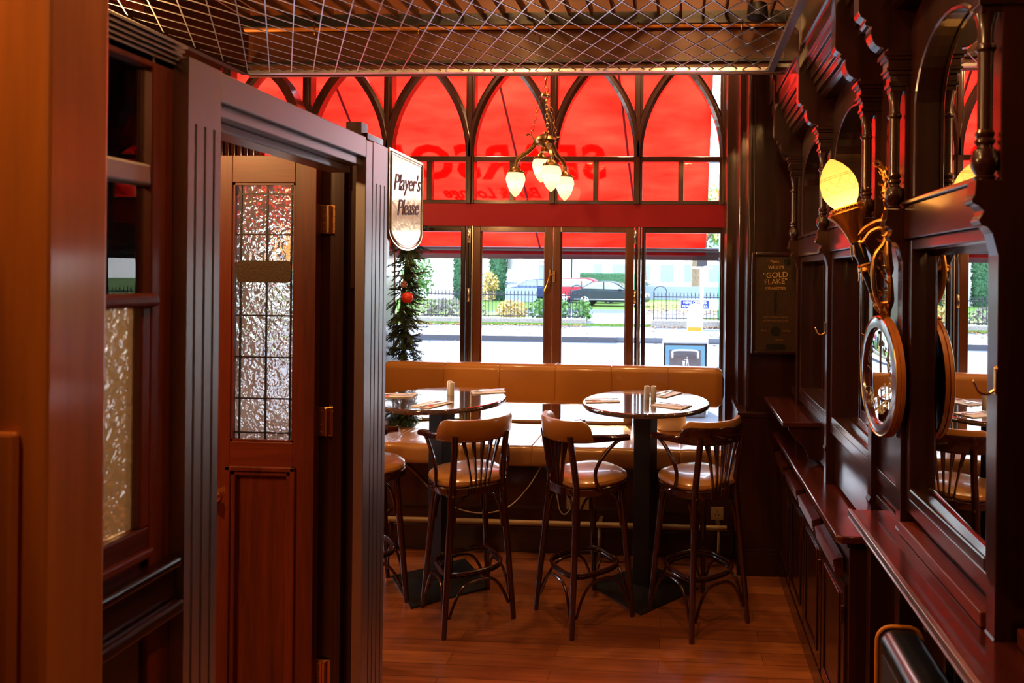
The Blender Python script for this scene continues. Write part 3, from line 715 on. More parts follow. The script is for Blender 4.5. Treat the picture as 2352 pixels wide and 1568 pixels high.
table(-0.178, 3.665, R(45), 'right tall round granite table on a black square column', R(-22))
table(-1.335, 3.64, R(37), 'left tall round granite table on a black square column beside the partition', R(-22))

def shaker(x, y, label):
    t = thing('shaker', (x, y, 1.05), label, 'shaker', None)
    obj('body', MB().lathe([(0, 0), (0.0155, 0), (0.0165, 0.003), (0.0165, 0.068), (0.0145, 0.076), (0.008, 0.080), (0, 0.081)], (x, y, 1.05), 24), 'white_ceramic', t)
    b = MB()
    for i in range(5): b.lathe([(0.0, 0.0008), (0.0012, 0.0)], (x + 0.005 * math.cos(i * 1.256), y + 0.005 * math.sin(i * 1.256), 1.1305), 6)
    obj('holes', b, 'slot_black', t)
shaker(-0.175, 3.700, 'cream cylindrical shaker on the right table, left of the pair')
shaker(-0.137, 3.700, 'cream cylindrical shaker on the right table, right of the pair')
shaker(-1.325, 3.735, 'cream cylindrical shaker on the left table, farther of the pair')
shaker(-1.302, 3.700, 'cream cylindrical shaker on the left table, nearer of the pair')
def fork_mb():
    b = MB(); b.tube([(0, -0.09, 0.002), (0, -0.04, 0.004), (0, 0.02, 0.006), (0, 0.045, 0.006)], [0.0045, 0.003, 0.0022, 0.003], 8, flat=0.45)
    b.prism([(-0.010, 0.040), (0.010, 0.040), (0.0115, 0.058), (-0.0115, 0.058)], 'z', 0.005, 0.0065)
    for k in range(4):
        x = -0.0098 + 0.0065 * k; b.tube([(x, 0.056, 0.0055), (x, 0.075, 0.0035), (x * 0.95, 0.093, 0.007)], [0.0018, 0.0015, 0.0008], 6)
    return b
def knife_mb():
    b = MB(); b.tube([(0, -0.105, 0.003), (0, -0.05, 0.004), (0, -0.015, 0.004)], [0.0055, 0.0045, 0.003], 8, flat=0.55)
    b.prism([(-0.004, -0.02), (0.005, -0.02), (0.009, 0.03), (0.008, 0.075), (0.002, 0.098), (-0.004, 0.090)], 'z', 0.003, 0.0045)
    return b
def setting(x, y, ang, where, tilt=0.0):
    m = Matrix.Translation((x, y, 1.0505)) @ Matrix.Rotation(ang, 4, 'Z')
    t = thing('napkin', (x, y, 1.0505), 'folded paper napkin ' + where, 'napkin', None)
    b = MB()
    for i in range(3): b.add([(-0.062, -0.095, 0.0014 * i), (0.062, -0.095, 0.0014 * i), (0.062, 0.095 - .012 * i, 0.0014 * i + 0.0015), (-0.062, 0.095, 0.0014 * i + 0.001)], [(0, 1, 2, 3)])
    b.prism([(-0.062, -0.095), (0.062, -0.095), (0.060, 0.093), (-0.062, 0.095)], 'z', 0.0, 0.0045)
    obj('paper', xf(b, m), 'napkin', t)
    b = MB(); b.lathe([(0.0, 0.0018), (0.009, 0.0012), (0.014, 0.0)], (0.035, -0.05, 0.0045), 14); obj('printed_mark', xf(b, m), 'napkin_red', t, label='red printed mark')
    mf = m @ Matrix.Translation((-0.010, -0.003, 0.0052 + tilt)) @ Matrix.Rotation(R(7), 4, 'Z')
    obj('fork', xf(fork_mb(), mf), 'steel', label='steel fork lying on the napkin ' + where, cat='fork')
    mf = m @ Matrix.Translation((0.025, 0.004, 0.0055)) @ Matrix.Rotation(R(-6), 4, 'Z')
    obj('knife', xf(knife_mb(), mf), 'steel', label='steel knife lying on the napkin ' + where, cat='knife')
setting(-0.42, 3.64, R(-78), 'at the left edge of the right table')
setting(-0.035, 3.53, R(62), 'at the near right of the right table')
setting(-0.075, 3.87, R(150), 'behind the shakers on the right table')
setting(-1.31, 3.435, R(-22), 'at the near edge of the left table')
setting(-1.60, 3.66, R(-84), 'at the left edge of the left table')
setting(-1.13, 3.84, R(115), 'at the far right edge of the left table')

# ================================================================== STOOLS
def make_stool(name, leather_out, label):
    t = thing(name, (0, 0, 0), label, 'bar stool', 'bentwood bar stools round the two tables')
    W = 'stool_wood'
    zs = 0.70
    def P(c, z):   # leg centreline; c = corner signs
        sx_, sy = c
        f = 1 - z / zs if z < zs else 0
        x = sx_ * (0.128 + 0.050 * f); y = sy * (0.132 + 0.050 * f)
        return Vector((x, y, z))
    for c in ((-1, 1), (1, 1)):
        obj('leg', MB().tube([P(c, z) for z in (0, 0.2, 0.45, 0.69)], [0.0135, 0.0155, 0.017, 0.0175], 12), W, t, local=True)
    for sx_ in (-1, 1):
        pts = [P((sx_, -1), z) for z in (0, 0.2, 0.45, 0.66, 0.70)] + [Vector((sx_ * 0.126, -0.142, 0.78)), Vector((sx_ * 0.128, -0.160, 0.88)), Vector((sx_ * 0.132, -0.176, 0.965))]
        l = obj('leg', MB().tube(pts, [0.0135, 0.0155, 0.017, 0.0175, 0.0175, 0.017, 0.016, 0.0155], 12), W, t, local=True)
        b = MB(); b.lathe([(0.0, 0.004), (0.005, 0.003), (0.006, 0.0)], (sx_ * 0.130, -0.150, 0.665), 10, mtx=Matrix.Rotation(R(90), 3, 'X')); obj('bolt_cap', b, 'brass', l, local=True)
    # seat frame and domed leather pad (rounded square)
    def sq(r, k=3.0, n=40, yoff=0.0):
        out = []
        for i in range(n):
            a = 2 * PI * i / n; c, s_ = math.cos(a), math.sin(a); rr = r / ((abs(c) ** k + abs(s_) ** k) ** (1 / k)); out.append((rr * c, rr * s_ + yoff))
        return out
    def stack(prof, k=2.7):
        b = MB(); vs = []; n = 40
        for (r, z) in prof: vs += [(x, y + 0.020, z) for (x, y) in sq(r * 1.05, k, n)]
        fs = [(i * n + j, i * n + (j + 1) % n, (i + 1) * n + (j + 1) % n, (i + 1) * n + j) for i in range(len(prof) - 1) for j in range(n)]
        b.add(vs, fs, True); L = len(prof) - 1
        b.f += [tuple(range(n))[::-1], tuple(L * n + j for j in range(n))]; b.sm += [True, True]
        return b
    obj('seat_frame', stack([(0.150, 0.655), (0.172, 0.660), (0.176, 0.668), (0.176, 0.694), (0.170, 0.700), (0.12, 0.700)]), W, t, local=True)
    obj('seat', stack([(0.160, 0.700), (0.174, 0.705), (0.178, 0.715), (0.174, 0.728), (0.160, 0.738), (0.130, 0.746), (0.09, 0.750), (0.045, 0.752), (0.01, 0.7525)]), 'leather_seat', t, local=True)
    # foot ring and braces
    obj('foot_ring', MB().tube([(x, y, 0.272) for (x, y) in sq(0.152, 3.2)], 0.0095, 10, closed=True), W, t, local=True)
    obj('foot_ring', MB().tube([(x, y, 0.256) for (x, y) in sq(0.150, 3.2)], 0.006, 8, closed=True), W, t, local=True)
    cs = [(-1, -1), (1, -1), (1, 1), (-1, 1)]
    for i in range(4):
        a, c = cs[i], cs[(i + 1) % 4]; pts = []
        for k in range(17):
            u = k / 16; e = abs(2 * u - 1); z = 0.085 + 0.150 * (1 - e ** 2.6); uu = 0.5 + 0.5 * (1 if u > .5 else -1) * (e ** 0.75)
            pts.append(P(a, z).lerp(P(c, z), 0.06 + 0.88 * uu) * 1.0)
        obj('arched_brace', MB().tube(pts, 0.0075, 8), W, t, local=True)
        pts = []
        for (u, z) in ((0.07, 0.47), (0.075, 0.54), (0.12, 0.60), (0.21, 0.64), (0.32, 0.657)):
            pts.append(P(a, z).lerp(P(c, z), u))
        obj('seat_brace', MB().tube(spline(pts, 5), 0.0065, 8), W, t, local=True)
        pts = [P(c, z).lerp(P(a, z), u) for (u, z) in ((0.07, 0.47), (0.075, 0.54), (0.12, 0.60), (0.21, 0.64), (0.32, 0.657))]
        obj('seat_brace', MB().tube(spline(pts, 5), 0.0065, 8), W, t, local=True)
    # bentwood top rail: a horseshoe that becomes the arms
    def U(s_):    # s in -1..1 along the horseshoe
        a = abs(s_)
        if a < 0.55:
            th = -PI / 2 + (s_ / 0.55) * R(78); x = 0.178 * math.cos(th); y = -0.020 + 0.180 * math.sin(th)
        else:
            q = (a - 0.55) / 0.45; th = -PI / 2 + R(78); x0 = 0.178 * math.cos(th); y0 = -0.020 + 0.180 * math.sin(th)
            x = x0 + 0.022 * q + 0.018 * q * q; y = y0 + 0.178 * q
            x = math.copysign(x, s_)
        return x, y
    n = 60; vs = []; m_ = 8
    for i in range(n + 1):
        s_ = -1 + 2 * i / n; x, y = U(s_); x2, y2 = U(min(1, s_ + 0.01)); x1, y1 = U(max(-1, s_ - 0.01)); tt = Vector((x2 - x1, y2 - y1, 0)).normalized(); nn = Vector((tt.y, -tt.x, 0))
        a = abs(s_)
        wd = 0.012 if a < 0.5 else 0.012 + 0.014 * min(1, (a - 0.5) / 0.35)
        zb = 0.930 - 0.004 * a; h = 0.040 if a < 0.5 else 0.040 - 0.016 * min(1, (a - 0.5) / 0.3)
        if a > 0.97: wd *= 0.8
        for (u, v) in ((-wd * .7, 0), (wd * .7, 0), (wd, h * .2), (wd, h * .8), (wd * .7, h), (-wd * .7, h), (-wd, h * .8), (-wd, h * .2)):
            vs.append(Vector((x, y, zb)) + nn * u + Vector((0, 0, v)))
    fs = [(i * m_ + k, i * m_ + (k + 1) % m_, (i + 1) * m_ + (k + 1) % m_, (i + 1) * m_ + k) for i in range(n) for k in range(m_)]
    b = MB(); b.add(vs, fs, True); b.f += [tuple(range(m_)), tuple(n * m_ + k for k in range(m_))]; b.sm += [False, False]
    obj('arm_rail', b, W, t, local=True)
    # raised crest behind the sitter: wood outside, leather inside (or leather all round)
    def crest(s0, off, thick, z0, z1f, name, m, par=None):
        vs = []; n = 36; sec = 10
        for i in range(n + 1):
            s_ = -s0 + 2 * s0 * i / n; x, y = U(s_); x2, y2 = U(s_ + 0.01); x1, y1 = U(s_ - 0.01); tt = Vector((x2 - x1, y2 - y1, 0)).normalized(); nn = Vector((tt.y, -tt.x, 0))
            e = min(1, (1 - abs(s_) / s0) / 0.28); e = math.sqrt(max(0.0, 1 - (1 - e) ** 2)); z1 = z0 + 0.012 + (z1f - z0 - 0.012) * e
            lean = 0.012
            for k in range(sec):
                th = 2 * PI * k / sec; cu = math.cos(th); su = math.sin(th)
                u = off + thick * math.copysign(abs(cu) ** .6, cu); zz = (z0 + z1) / 2 + (z1 - z0) / 2 * math.copysign(abs(su) ** .6, su)
                vs.append(Vector((x, y, 0)) + nn * (u + lean * (zz - z0) / 0.1) + Vector((0, 0, zz)))
        fs = [(i * sec + k, i * sec + (k + 1) % sec, (i + 1) * sec + (k + 1) % sec, (i + 1) * sec + k) for i in range(n) for k in range(sec)]
        b = MB(); b.add(vs, fs, True); b.f += [tuple(range(sec)), tuple(n * sec + k for k in range(sec))]; b.sm += [False, False]
        return obj(name, b, m, par or t, local=True)
    if leather_out:
        bk = crest(0.52, 0.004, 0.020, 0.932, 1.042, 'backrest', 'leather')
    else:
        crest(0.52, 0.008, 0.011, 0.940, 1.020, 'crest_board', W)
        bk = crest(0.52, -0.008, 0.016, 0.948, 1.046, 'backrest', 'leather')
    b = MB()
    N_ = 64
    for i in range(N_ + 1):
        s_ = -0.51 + 1.02 * i / N_; x, y = U(s_); x2, y2 = U(s_ + 0.01); x1, y1 = U(s_ - 0.01); tt = Vector((x2 - x1, y2 - y1, 0)).normalized(); nn = Vector((tt.y, -tt.x, 0))
        p = Vector((x, y, 0)) + nn * (0.0235 if leather_out else 0.016)
        z = 0.940 if leather_out else 1.016 - 0.05 * max(0, (abs(s_) - 0.38) / 0.13) ** 2
        b.lathe([(0.0, 0.0022), (0.0024, 0.0)], (p.x, p.y, z), 6, mtx=nn.to_track_quat('Z', 'Y').to_matrix())
    obj('nail_trim', b, 'antique_brass', bk, local=True)
    # fanned back splat
    for k in range(5):
        u = (k - 2) / 2.0; pts = []
        for j in range(7):
            q = j / 6; s_ = u * (0.12 + 0.16 * q ** 1.3); x, y = U(s_ * 1.0); z = 0.665 + 0.27 * q
            yb = -0.172 - 0.0 * q; xb = u * (0.040 + 0.050 * q ** 1.4)
            yy = -0.178 + 0.012 * (1 - q) + (0.02 * (abs(u) ** 2) * q) - 0.018 * q
            pts.append((xb, yy, z))
        obj('back_slat', MB().tube(pts, [0.0125, 0.0112, 0.0110, 0.0120, 0.0145, 0.0185, 0.0225], 8, flat=0.42), W, t, local=True)
    b = MB(); b.box(-0.060, 0.060, -0.178, -0.150, 0.655, 0.705); obj('splat_foot', b, W, t, bevel=0.006, local=True)
    # C-shaped arm supports
    for sx_ in (-1, 1):
        pts = [(sx_ * 0.203, 0.100, 0.930), (sx_ * 0.204, 0.060, 0.925), (sx_ * 0.200, 0.010, 0.890), (sx_ * 0.194, -0.045, 0.830), (sx_ * 0.188, -0.062, 0.775), (sx_ * 0.184, -0.045, 0.715), (sx_ * 0.180, 0.000, 0.680), (sx_ * 0.178, 0.055, 0.668)]
        obj('arm_support', MB().tube(spline(pts, 5), 0.0095, 10), W, t, local=True)
    return t
sA = make_stool('bar_stool', True, 'bar stool with tan leather back at the left table, its back to the camera')
sB = copy_tree(sA); sB['label'] = 'middle bar stool with tan leather back facing the right table'
sD = copy_tree(sA); sD['label'] = 'bar stool half hidden behind the fluted partition post'
sC = make_stool('bar_stool', False, 'rightmost bar stool with a dark wooden back and tan leather rim')
def put(o, x, y, ang): o.location = (x, y, 0); o.rotation_euler = (0, 0, ang)
# forward direction (+Y of the stool) turned to face its table
put(sA, -1.076, 3.330, R(37)); put(sB, -0.476, 3.370, R(-49)); put(sC, 0.115, 3.379, R(36)); put(sD, -1.685, 3.43, R(-50))

# ================================================================== SALOON CHANDELIER
ch = thing('chandelier', (-0.80, 3.9, 2.2), 'brass four-arm chandelier with frosted glass globes hanging by the window', 'chandelier')
def chain(p, q, n, par, r=0.014, w=0.0022, name='chain'):
    p = Vector(p); q = Vector(q); b = MB(); d = (q - p); L = d.length / n; t = d.normalized()
    u = Vector((0, 1, 0)) if abs(t.y) < .9 else Vector((1, 0, 0)); a = t.cross(u).normalized(); c = a.cross(t).normalized()
    for i in range(n):
        m0 = p + t * (L * (i + .5)); side = a if i % 2 == 0 else c; pts = []
        for k in range(12):
            th = 2 * PI * k / 12; pts.append(m0 + t * (math.sin(th) * L * 0.62) + side * (math.cos(th) * r * 0.6))
        b.tube(pts, w, 6, closed=True)
    return obj(name, b, 'antique_brass', par)
chain((-0.812, 3.9, 3.74), (-0.815, 3.9, 2.885), 18, ch, 0.018, 0.0032)
b = MB(); b.tube([(-0.815 + 0.017 * math.cos(a), 3.9, 2.868 + 0.020 * math.sin(a)) for a in [2 * PI * i / 14 for i in range(14)]], 0.0025, 6, closed=True); obj('ring', b, 'antique_brass', ch)
hub = Vector((-0.815, 3.9, 2.565))
b = MB(); b.lathe([(0.0, 0.018), (0.006, 0.016), (0.008, 0.004), (0.028, -0.006), (0.032, -0.016), (0.028, -0.022), (0.0, -0.024)], (-0.815, 3.9, 2.842), 20); obj('crown', b, 'antique_brass', ch)
b = MB(); b.lathe([(0.0, 0.052), (0.010, 0.047), (0.007, 0.036), (0.030, 0.030), (0.060, 0.012), (0.070, -0.006), (0.058, -0.028), (0.030, -0.042), (0.012, -0.045), (0.012, -0.06), (0.024, -0.066), (0.026, -0.074), (0.0, -0.076)], hub, 28); obj('hub', b, 'antique_brass', ch)
def globe(cx, cy, zt, s=1.0, par=None):
    # zt: top of the glass; ribbed acorn with a pointed tip
    g = MB(); g.lathe([(0.044 * s, 0.008), (0.045 * s, 0.0), (0.050 * s, -0.006), (0.055 * s, -0.018), (0.0575 * s, -0.036), (0.058 * s, -0.046), (0.0545 * s, -0.050), (0.055 * s, -0.054), (0.049 * s, -0.075), (0.040 * s, -0.098), (0.030 * s, -0.118), (0.016 * s, -0.134), (0.008 * s, -0.143), (0.0, -0.147)], (cx, cy, zt), 32)
    o = obj('glass_globe', g, 'globe_glass', par or ch)
    bb = MB(); bb.lathe([(0.0, 0.02), (0.012, 0.015), (0.016, 0.0), (0.012, -0.016), (0.0, -0.022)], (cx, cy, zt - 0.055), 14); obj('bulb', bb, 'bulb', o)
    c = MB(); c.lathe([(0.0, 0.034), (0.022, 0.032), (0.030, 0.022), (0.034, 0.012), (0.047, 0.010), (0.049, 0.0), (0.046, -0.006)], (cx, cy, zt), 24)
    for a in (0, 2.1, 4.2): c.tube([(cx + 0.046 * math.cos(a), cy + 0.046 * math.sin(a), zt + .004), (cx + 0.064 * math.cos(a), cy + 0.064 * math.sin(a), zt + .004)], 0.003, 6)
    obj('gallery', c, 'antique_brass', par or ch)
arms = [(-155, -0.185, 0.0), (-70, 0, 0), (20, 0, 0)]
ends = [(-0.985, 3.87, 2.362), (-0.732, 3.68, 2.370), (-0.712, 4.01, 2.357)]
for (ex, ey, ez) in ends:
    e = Vector((ex, ey, ez)); d = Vector((ex - hub.x, ey - hub.y, 0)); L = d.length; d.normalize()
    base = Vector((hub.x, hub.y, 0))
    p = [base + d * 0.050 + Vector((0, 0, hub.z + 0.000)), base + d * 0.068 + Vector((0, 0, hub.z - 0.040)), base + d * (L * .60) + Vector((0, 0, hub.z - 0.078)), base + d * (L * .84) + Vector((0, 0, hub.z - 0.105)), base + d * (L * .98) + Vector((0, 0, hub.z - 0.138)), e + Vector((0, 0, 0.028))]
    obj('arm', MB().tube(spline(p, 6), 0.0135, 10), 'antique_brass', ch)
    top = base + d * 0.085 + Vector((0, 0, hub.z + 0.025))
    b = MB(); b.tube(spline([base + d * 0.050 + Vector((0, 0, hub.z - 0.01)), base + d * 0.070 + Vector((0, 0, hub.z + 0.005)), top, base + d * 0.105 + Vector((0, 0, hub.z + 0.030)), base + d * 0.108 + Vector((0, 0, hub.z + 0.018))], 5), 0.0055, 8); obj('scroll', b, 'antique_brass', ch)
    chain((-0.815 + d.x * 0.026, 3.9 + d.y * 0.026, 2.825), top, 8, ch, 0.015, 0.0020)
    globe(ex, ey, ez)
globe(hub.x - 0.055, hub.y + 0.15, 2.475, 0.95); b = MB(); b.tube(spline([(hub.x, 3.93, 2.53), (hub.x - .04, 4.02, 2.535), (hub.x - 0.055, 4.05, 2.50)], 4), 0.011, 8); obj('arm', b, 'antique_brass', ch)
for (ex, ey, ez) in ends + [(hub.x - .055, hub.y + 0.15, 2.475)]:
    light('chandelier_bulb', 'POINT', (ex, ey, ez - 0.06), 0.12, (1.0, 0.66, 0.32), 0.03)

# ================================================================== RIGHT WALL UNIT
# profile-cut brackets (fins) with a turned column in front of each
FIN_Y = [3.655, 2.925, 2.255, 1.965, 1.392, 0.78]
def fin(y, label, zc=2.43):
    t = thing('bracket_pilaster', (0.70, y, 0), label, 'pilaster', 'carved bracket pilasters along the mirrored wall')
    xb, xf_ = XR - 0.001, 0.652
    lo = [(xb, 0.0), (xf_, 0.0), (xf_, 0.985), (0.645, 1.0), (xf_, 1.015), (xf_, 1.80)]
    # scroll steps under the column
    sc_ = [(0.640, 1.845), (0.630, 1.858), (0.618, 1.862), (0.612, 1.872), (0.618, 1.882), (0.622, 1.892), (0.612, 1.902), (0.600, 1.906), (0.598, 1.915), (0.604, 1.925), (0.606, 1.955)]
    b = MB(); b.prism(lo + sc_ + [(0.655, 1.955), (0.655, zc - 0.10), (xb, zc - 0.10)], 'y', y - 0.021, y + 0.021)
    obj('board', b, 'mahogany_z', t, bevel=0.002)
    # turned column
    b = MB(); b.lathe([(0.0, 1.956), (0.020, 1.956), (0.022, 1.962), (0.016, 1.966), (0.020, 1.972), (0.0265, 1.985), (0.0275, 2.000), (0.022, 2.018), (0.016, 2.022), (0.015, 2.028), (0.020, 2.034), (0.020, 2.039), (0.0155, 2.043), (0.019, 2.049), (0.019, 2.054), (0.0150, 2.060), (0.0150, 2.215), (0.0155, 2.220), (0.0205, 2.226), (0.0205, 2.232), (0.0150, 2.238), (0.0145, 2.262), (0.018, 2.285), (0.022, 2.300), (0.0, 2.300)], (0.631, y, 0), 20)
    obj('turned_column', b, 'mahogany_z', t)
    # stepped square capital
    b = MB()
    for (d, z0, z1) in ((0.018, 2.298, 2.312), (0.024, 2.312, 2.324), (0.020, 2.324, 2.345), (0.027, 2.345, 2.357), (0.033, 2.357, 2.366), (0.028, 2.366, 2.388), (0.035, 2.388, 2.398), (0.042, 2.398, 2.412)):
        b.box(0.631 - d, XR - 0.002, y - 0.010 - d * .6, y + 0.010 + d * .6, z0, z1)
    obj('capital', b, 'mahogany_y', t, bevel=0.002)
    # big S bracket above the capital up to the cornice
    pts = [(XR - .001, 2.412), (0.600, 2.412)]
    pts += [(0.600 - 0.050 + 0.050 * math.cos(a), 2.418 + 0.055 - 0.055 * math.cos(a * 0) + 0.0) for a in ()]
    for i in range(9):
        a = PI / 2 * i / 8
        pts.append((0.600 - 0.050 * math.sin(a), 2.420 + 0.055 * (1 - math.cos(a))))
    pts += [(0.552, 2.484), (0.540, 2.488), (0.532, 2.496), (0.536, 2.506), (0.530, 2.512), (0.520, 2.518), (0.515, 2.530), (0.515, 2.83), (0.500, 2.85), (0.500, 3.3), (XR - .001, 3.3)]
    b = MB(); b.prism(pts, 'y', y - 0.026, y + 0.026); obj('scroll_bracket', b, 'mahogany_z', t, bevel=0.003)
    return t
labs = ['carved wooden pilaster with turned column next to the wall of the cigarette machine', 'carved pilaster with turned column at the end of the second mirror bay', 'carved pilaster with turned column behind the round sign, on its window side',
        'carved pilaster with turned column holding the gilt torch lamp', 'big near carved pilaster with turned column and a brass hook', 'nearest carved pilaster at the frame edge']
for y, lb in list(zip(FIN_Y, labs))[:5]: fin(y, lb)

def bay(y0, y1, idx, back=0.0):
    # lower bevelled mirror, rail, upper arched mirror between two fins
    g = thing('wall_mirror', (0.72, (y0 + y1) / 2, 1.1), idx[0], 'mirror')
    fw = 0.030
    b = MB(); b.box(0.665, XR, y0, y0 + fw, 1.118, 1.865); b.box(0.665, XR, y1 - fw, y1, 1.118, 1.865); b.box(0.665, XR, y0 + fw, y1 - fw, 1.118, 1.150); b.box(0.665, XR, y0 + fw, y1 - fw, 1.833, 1.865)
    obj('frame', b, 'mahogany_z', g, bevel=0.005)
    b = MB(); c, d = 0.012, 0.020
    a_, z_ = (y0 + fw, y1 - fw), (1.150, 1.833)
    o = [(0.691, a_[0], z_[0]), (0.691, a_[1], z_[0]), (0.691, a_[1], z_[1]), (0.691, a_[0], z_[1])]
    i_ = [(0.683, a_[0] + d, z_[0] + d), (0.683, a_[1] - d, z_[0] + d), (0.683, a_[1] - d, z_[1] - d), (0.683, a_[0] + d, z_[1] - d)]
    b.add(o + i_ + [(0.697, p[1], p[2]) for p in o], [(4, 5, 6, 7), (0, 1, 5, 4), (1, 2, 6, 5), (2, 3, 7, 6), (3, 0, 4, 7), (8, 9, 10, 11), (0, 1, 9, 8), (1, 2, 10, 9), (2, 3, 11, 10), (3, 0, 8, 11)])
    b.v = [(v[0] + (v[1] - y0) * 0.036 + back, v[1], v[2]) for v in b.v]; obj('mirror_glass', b, 'mirror', g)
    b = MB(); b.box(0.653, XR, y0, y1, 1.865, 1.962); b.box(0.643, XR, y0, y1, 1.962, 1.975)
    obj('middle_rail', b, 'mahogany_y', g, bevel=0.003)
    # arched upper mirror
    g2 = thing('arched_mirror', (0.72, (y0 + y1) / 2, 1.99), idx[1], 'mirror')
    yc = (y0 + y1) / 2; hw = (y1 - y0) / 2 - 0.045; zs_ = 2.42 - min(hw, 0.20); hh = 2.42 - zs_
    op = [(yc - hw, 1.985), (yc - hw, zs_)] + [(yc - hw * math.cos(PI * i / 20), zs_ + hh * math.sin(PI * i / 20)) for i in range(1, 20)] + [(yc + hw, zs_), (yc + hw, 1.985)]
    # surrounding board with the arched opening
    outer = [(y0, 1.975), (y0, zs_)] + [(max(y0, min(y1, yc - (hw + .045) * math.cos(PI * i / 20) * 1.3)), zs_ + (2.55 - zs_) * math.sin(PI * i / 20) ** .5) for i in range(1, 20)] + [(y1, zs_), (y1, 1.975)]
    vs = []; fs = []; n = len(op)
    for X in (0.668, XR):
        vs += [(X, p[0], p[1]) for p in op] + [(X, p[0], p[1]) for p in outer]
    for i in range(n - 1):
        fs += [(i, i + 1, n + i + 1, n + i), (2 * n + i, 2 * n + i + 1, i + 1, i)]
    b = MB(); b.add(vs, fs); obj('surround', b, 'mahogany_z', g2)
    b = MB(); b.sweep([(0.669, p[0], p[1]) for p in op], [(-0.006, -0.004), (0.006, -0.004), (0.006, 0.004), (0.0, 0.007), (-0.006, 0.004)], normal=(-1, 0, 0), smooth=False); obj('arch_moulding', b, 'mahogany_y', g2)
    b = MB(); b.prism(op, 'x', 0.687, 0.697); b.v = [(v[0] + (v[1] - y0) * 0.036 + back, v[1], v[2]) for v in b.v]; obj('mirror_glass', b, 'mirror', g2)
bay(2.950, 3.630, ('rectangular wall mirror nearest the window pier', 'arched upper mirror nearest the window pier'), 0.02)
bay(2.280, 2.900, ('rectangular wall mirror between the pier bay and the round sign', 'arched upper mirror between the pier bay and the torch lamp'), 0.02)
bay(1.418, 1.940, ('big rectangular wall mirror reflecting the table and bar stool', 'big arched upper mirror reflecting the torch lamp glass'))
# board between the two close pilasters, behind the lamp and round sign
b = MB(); b.box(0.675, XR, 1.987, 2.233, 1.03, 2.55); b.box(0.665, 0.675, 2.0, 2.222, 1.0, 1.03)
struct('trim_8', b, 'mahogany_z', bevel=0.003)
# dado below the mirrors
b = MB(); b.box(0.668, XR, 1.413, 3.9, 1.075, 1.118)
b.box(0.690, XR, 2.13, 3.9, 0.86, 1.075); b.box(0.690, XR, 1.413, 2.13, 1.012, 1.075)
struct('trim_9', b, 'mahogany_y', bevel=0.003)
# frieze and cornice running the whole wall above the capitals
b = MB(); b.box(0.69, XR, -1.0, 3.9, 2.50, 3.75)
struct('trim_10', b, 'mahogany_y')
cor = [(0.72, 2.535), (0.625, 2.535), (0.610, 2.545), (0.612, 2.560), (0.595, 2.565), (0.592, 2.590), (0.580, 2.594), (0.578, 2.615), (0.567, 2.62), (0.565, 2.66), (0.552, 2.665), (0.550, 2.69), (0.538, 2.70), (0.535, 2.76), (0.523, 2.765), (0.52, 3.3), (0.72, 3.3)]
b = MB(); b.prism(cor, 'y', -1.0, 3.9)
struct('trim_11', b, 'mahogany_y', bevel=0.002)
# carved corbel of the pier end
b = MB()
pts = [(0.545, 2.80), (0.560, 2.60), (0.585, 2.50), (0.612, 2.43), (0.74, 2.43), (0.74, 2.80)]
b.prism(pts, 'y', 3.80, 3.90); struct('trim_12', b, 'mahogany_z', bevel=0.006)

# ---- shelves, counter cabinet
t = thing('wall_shelf', (0.62, 3.6, 1.03), 'polished dark red shelf below the cigarette machine, higher than the counter', 'shelf')
b = MB(); b.box(0.510, 0.745, 3.205, 3.898, 1.024, 1.048); obj('board', b, 'counter', t, bevel=0.005, seg=3)
br_ = [(0.735, 1.024), (0.54, 1.024), (0.545, 1.00), (0.56, 0.975), (0.585, 0.955), (0.61, 0.93), (0.63, 0.90), (0.64, 0.87), (0.735, 0.846)]
b = MB(); b.prism(br_, 'y', 3.215, 3.24); obj('bracket', b, 'mahogany_z', t, bevel=0.002)
b = MB(); b.prism(br_, 'y', 3.85, 3.875); obj('bracket', b, 'mahogany_z', t, bevel=0.002)

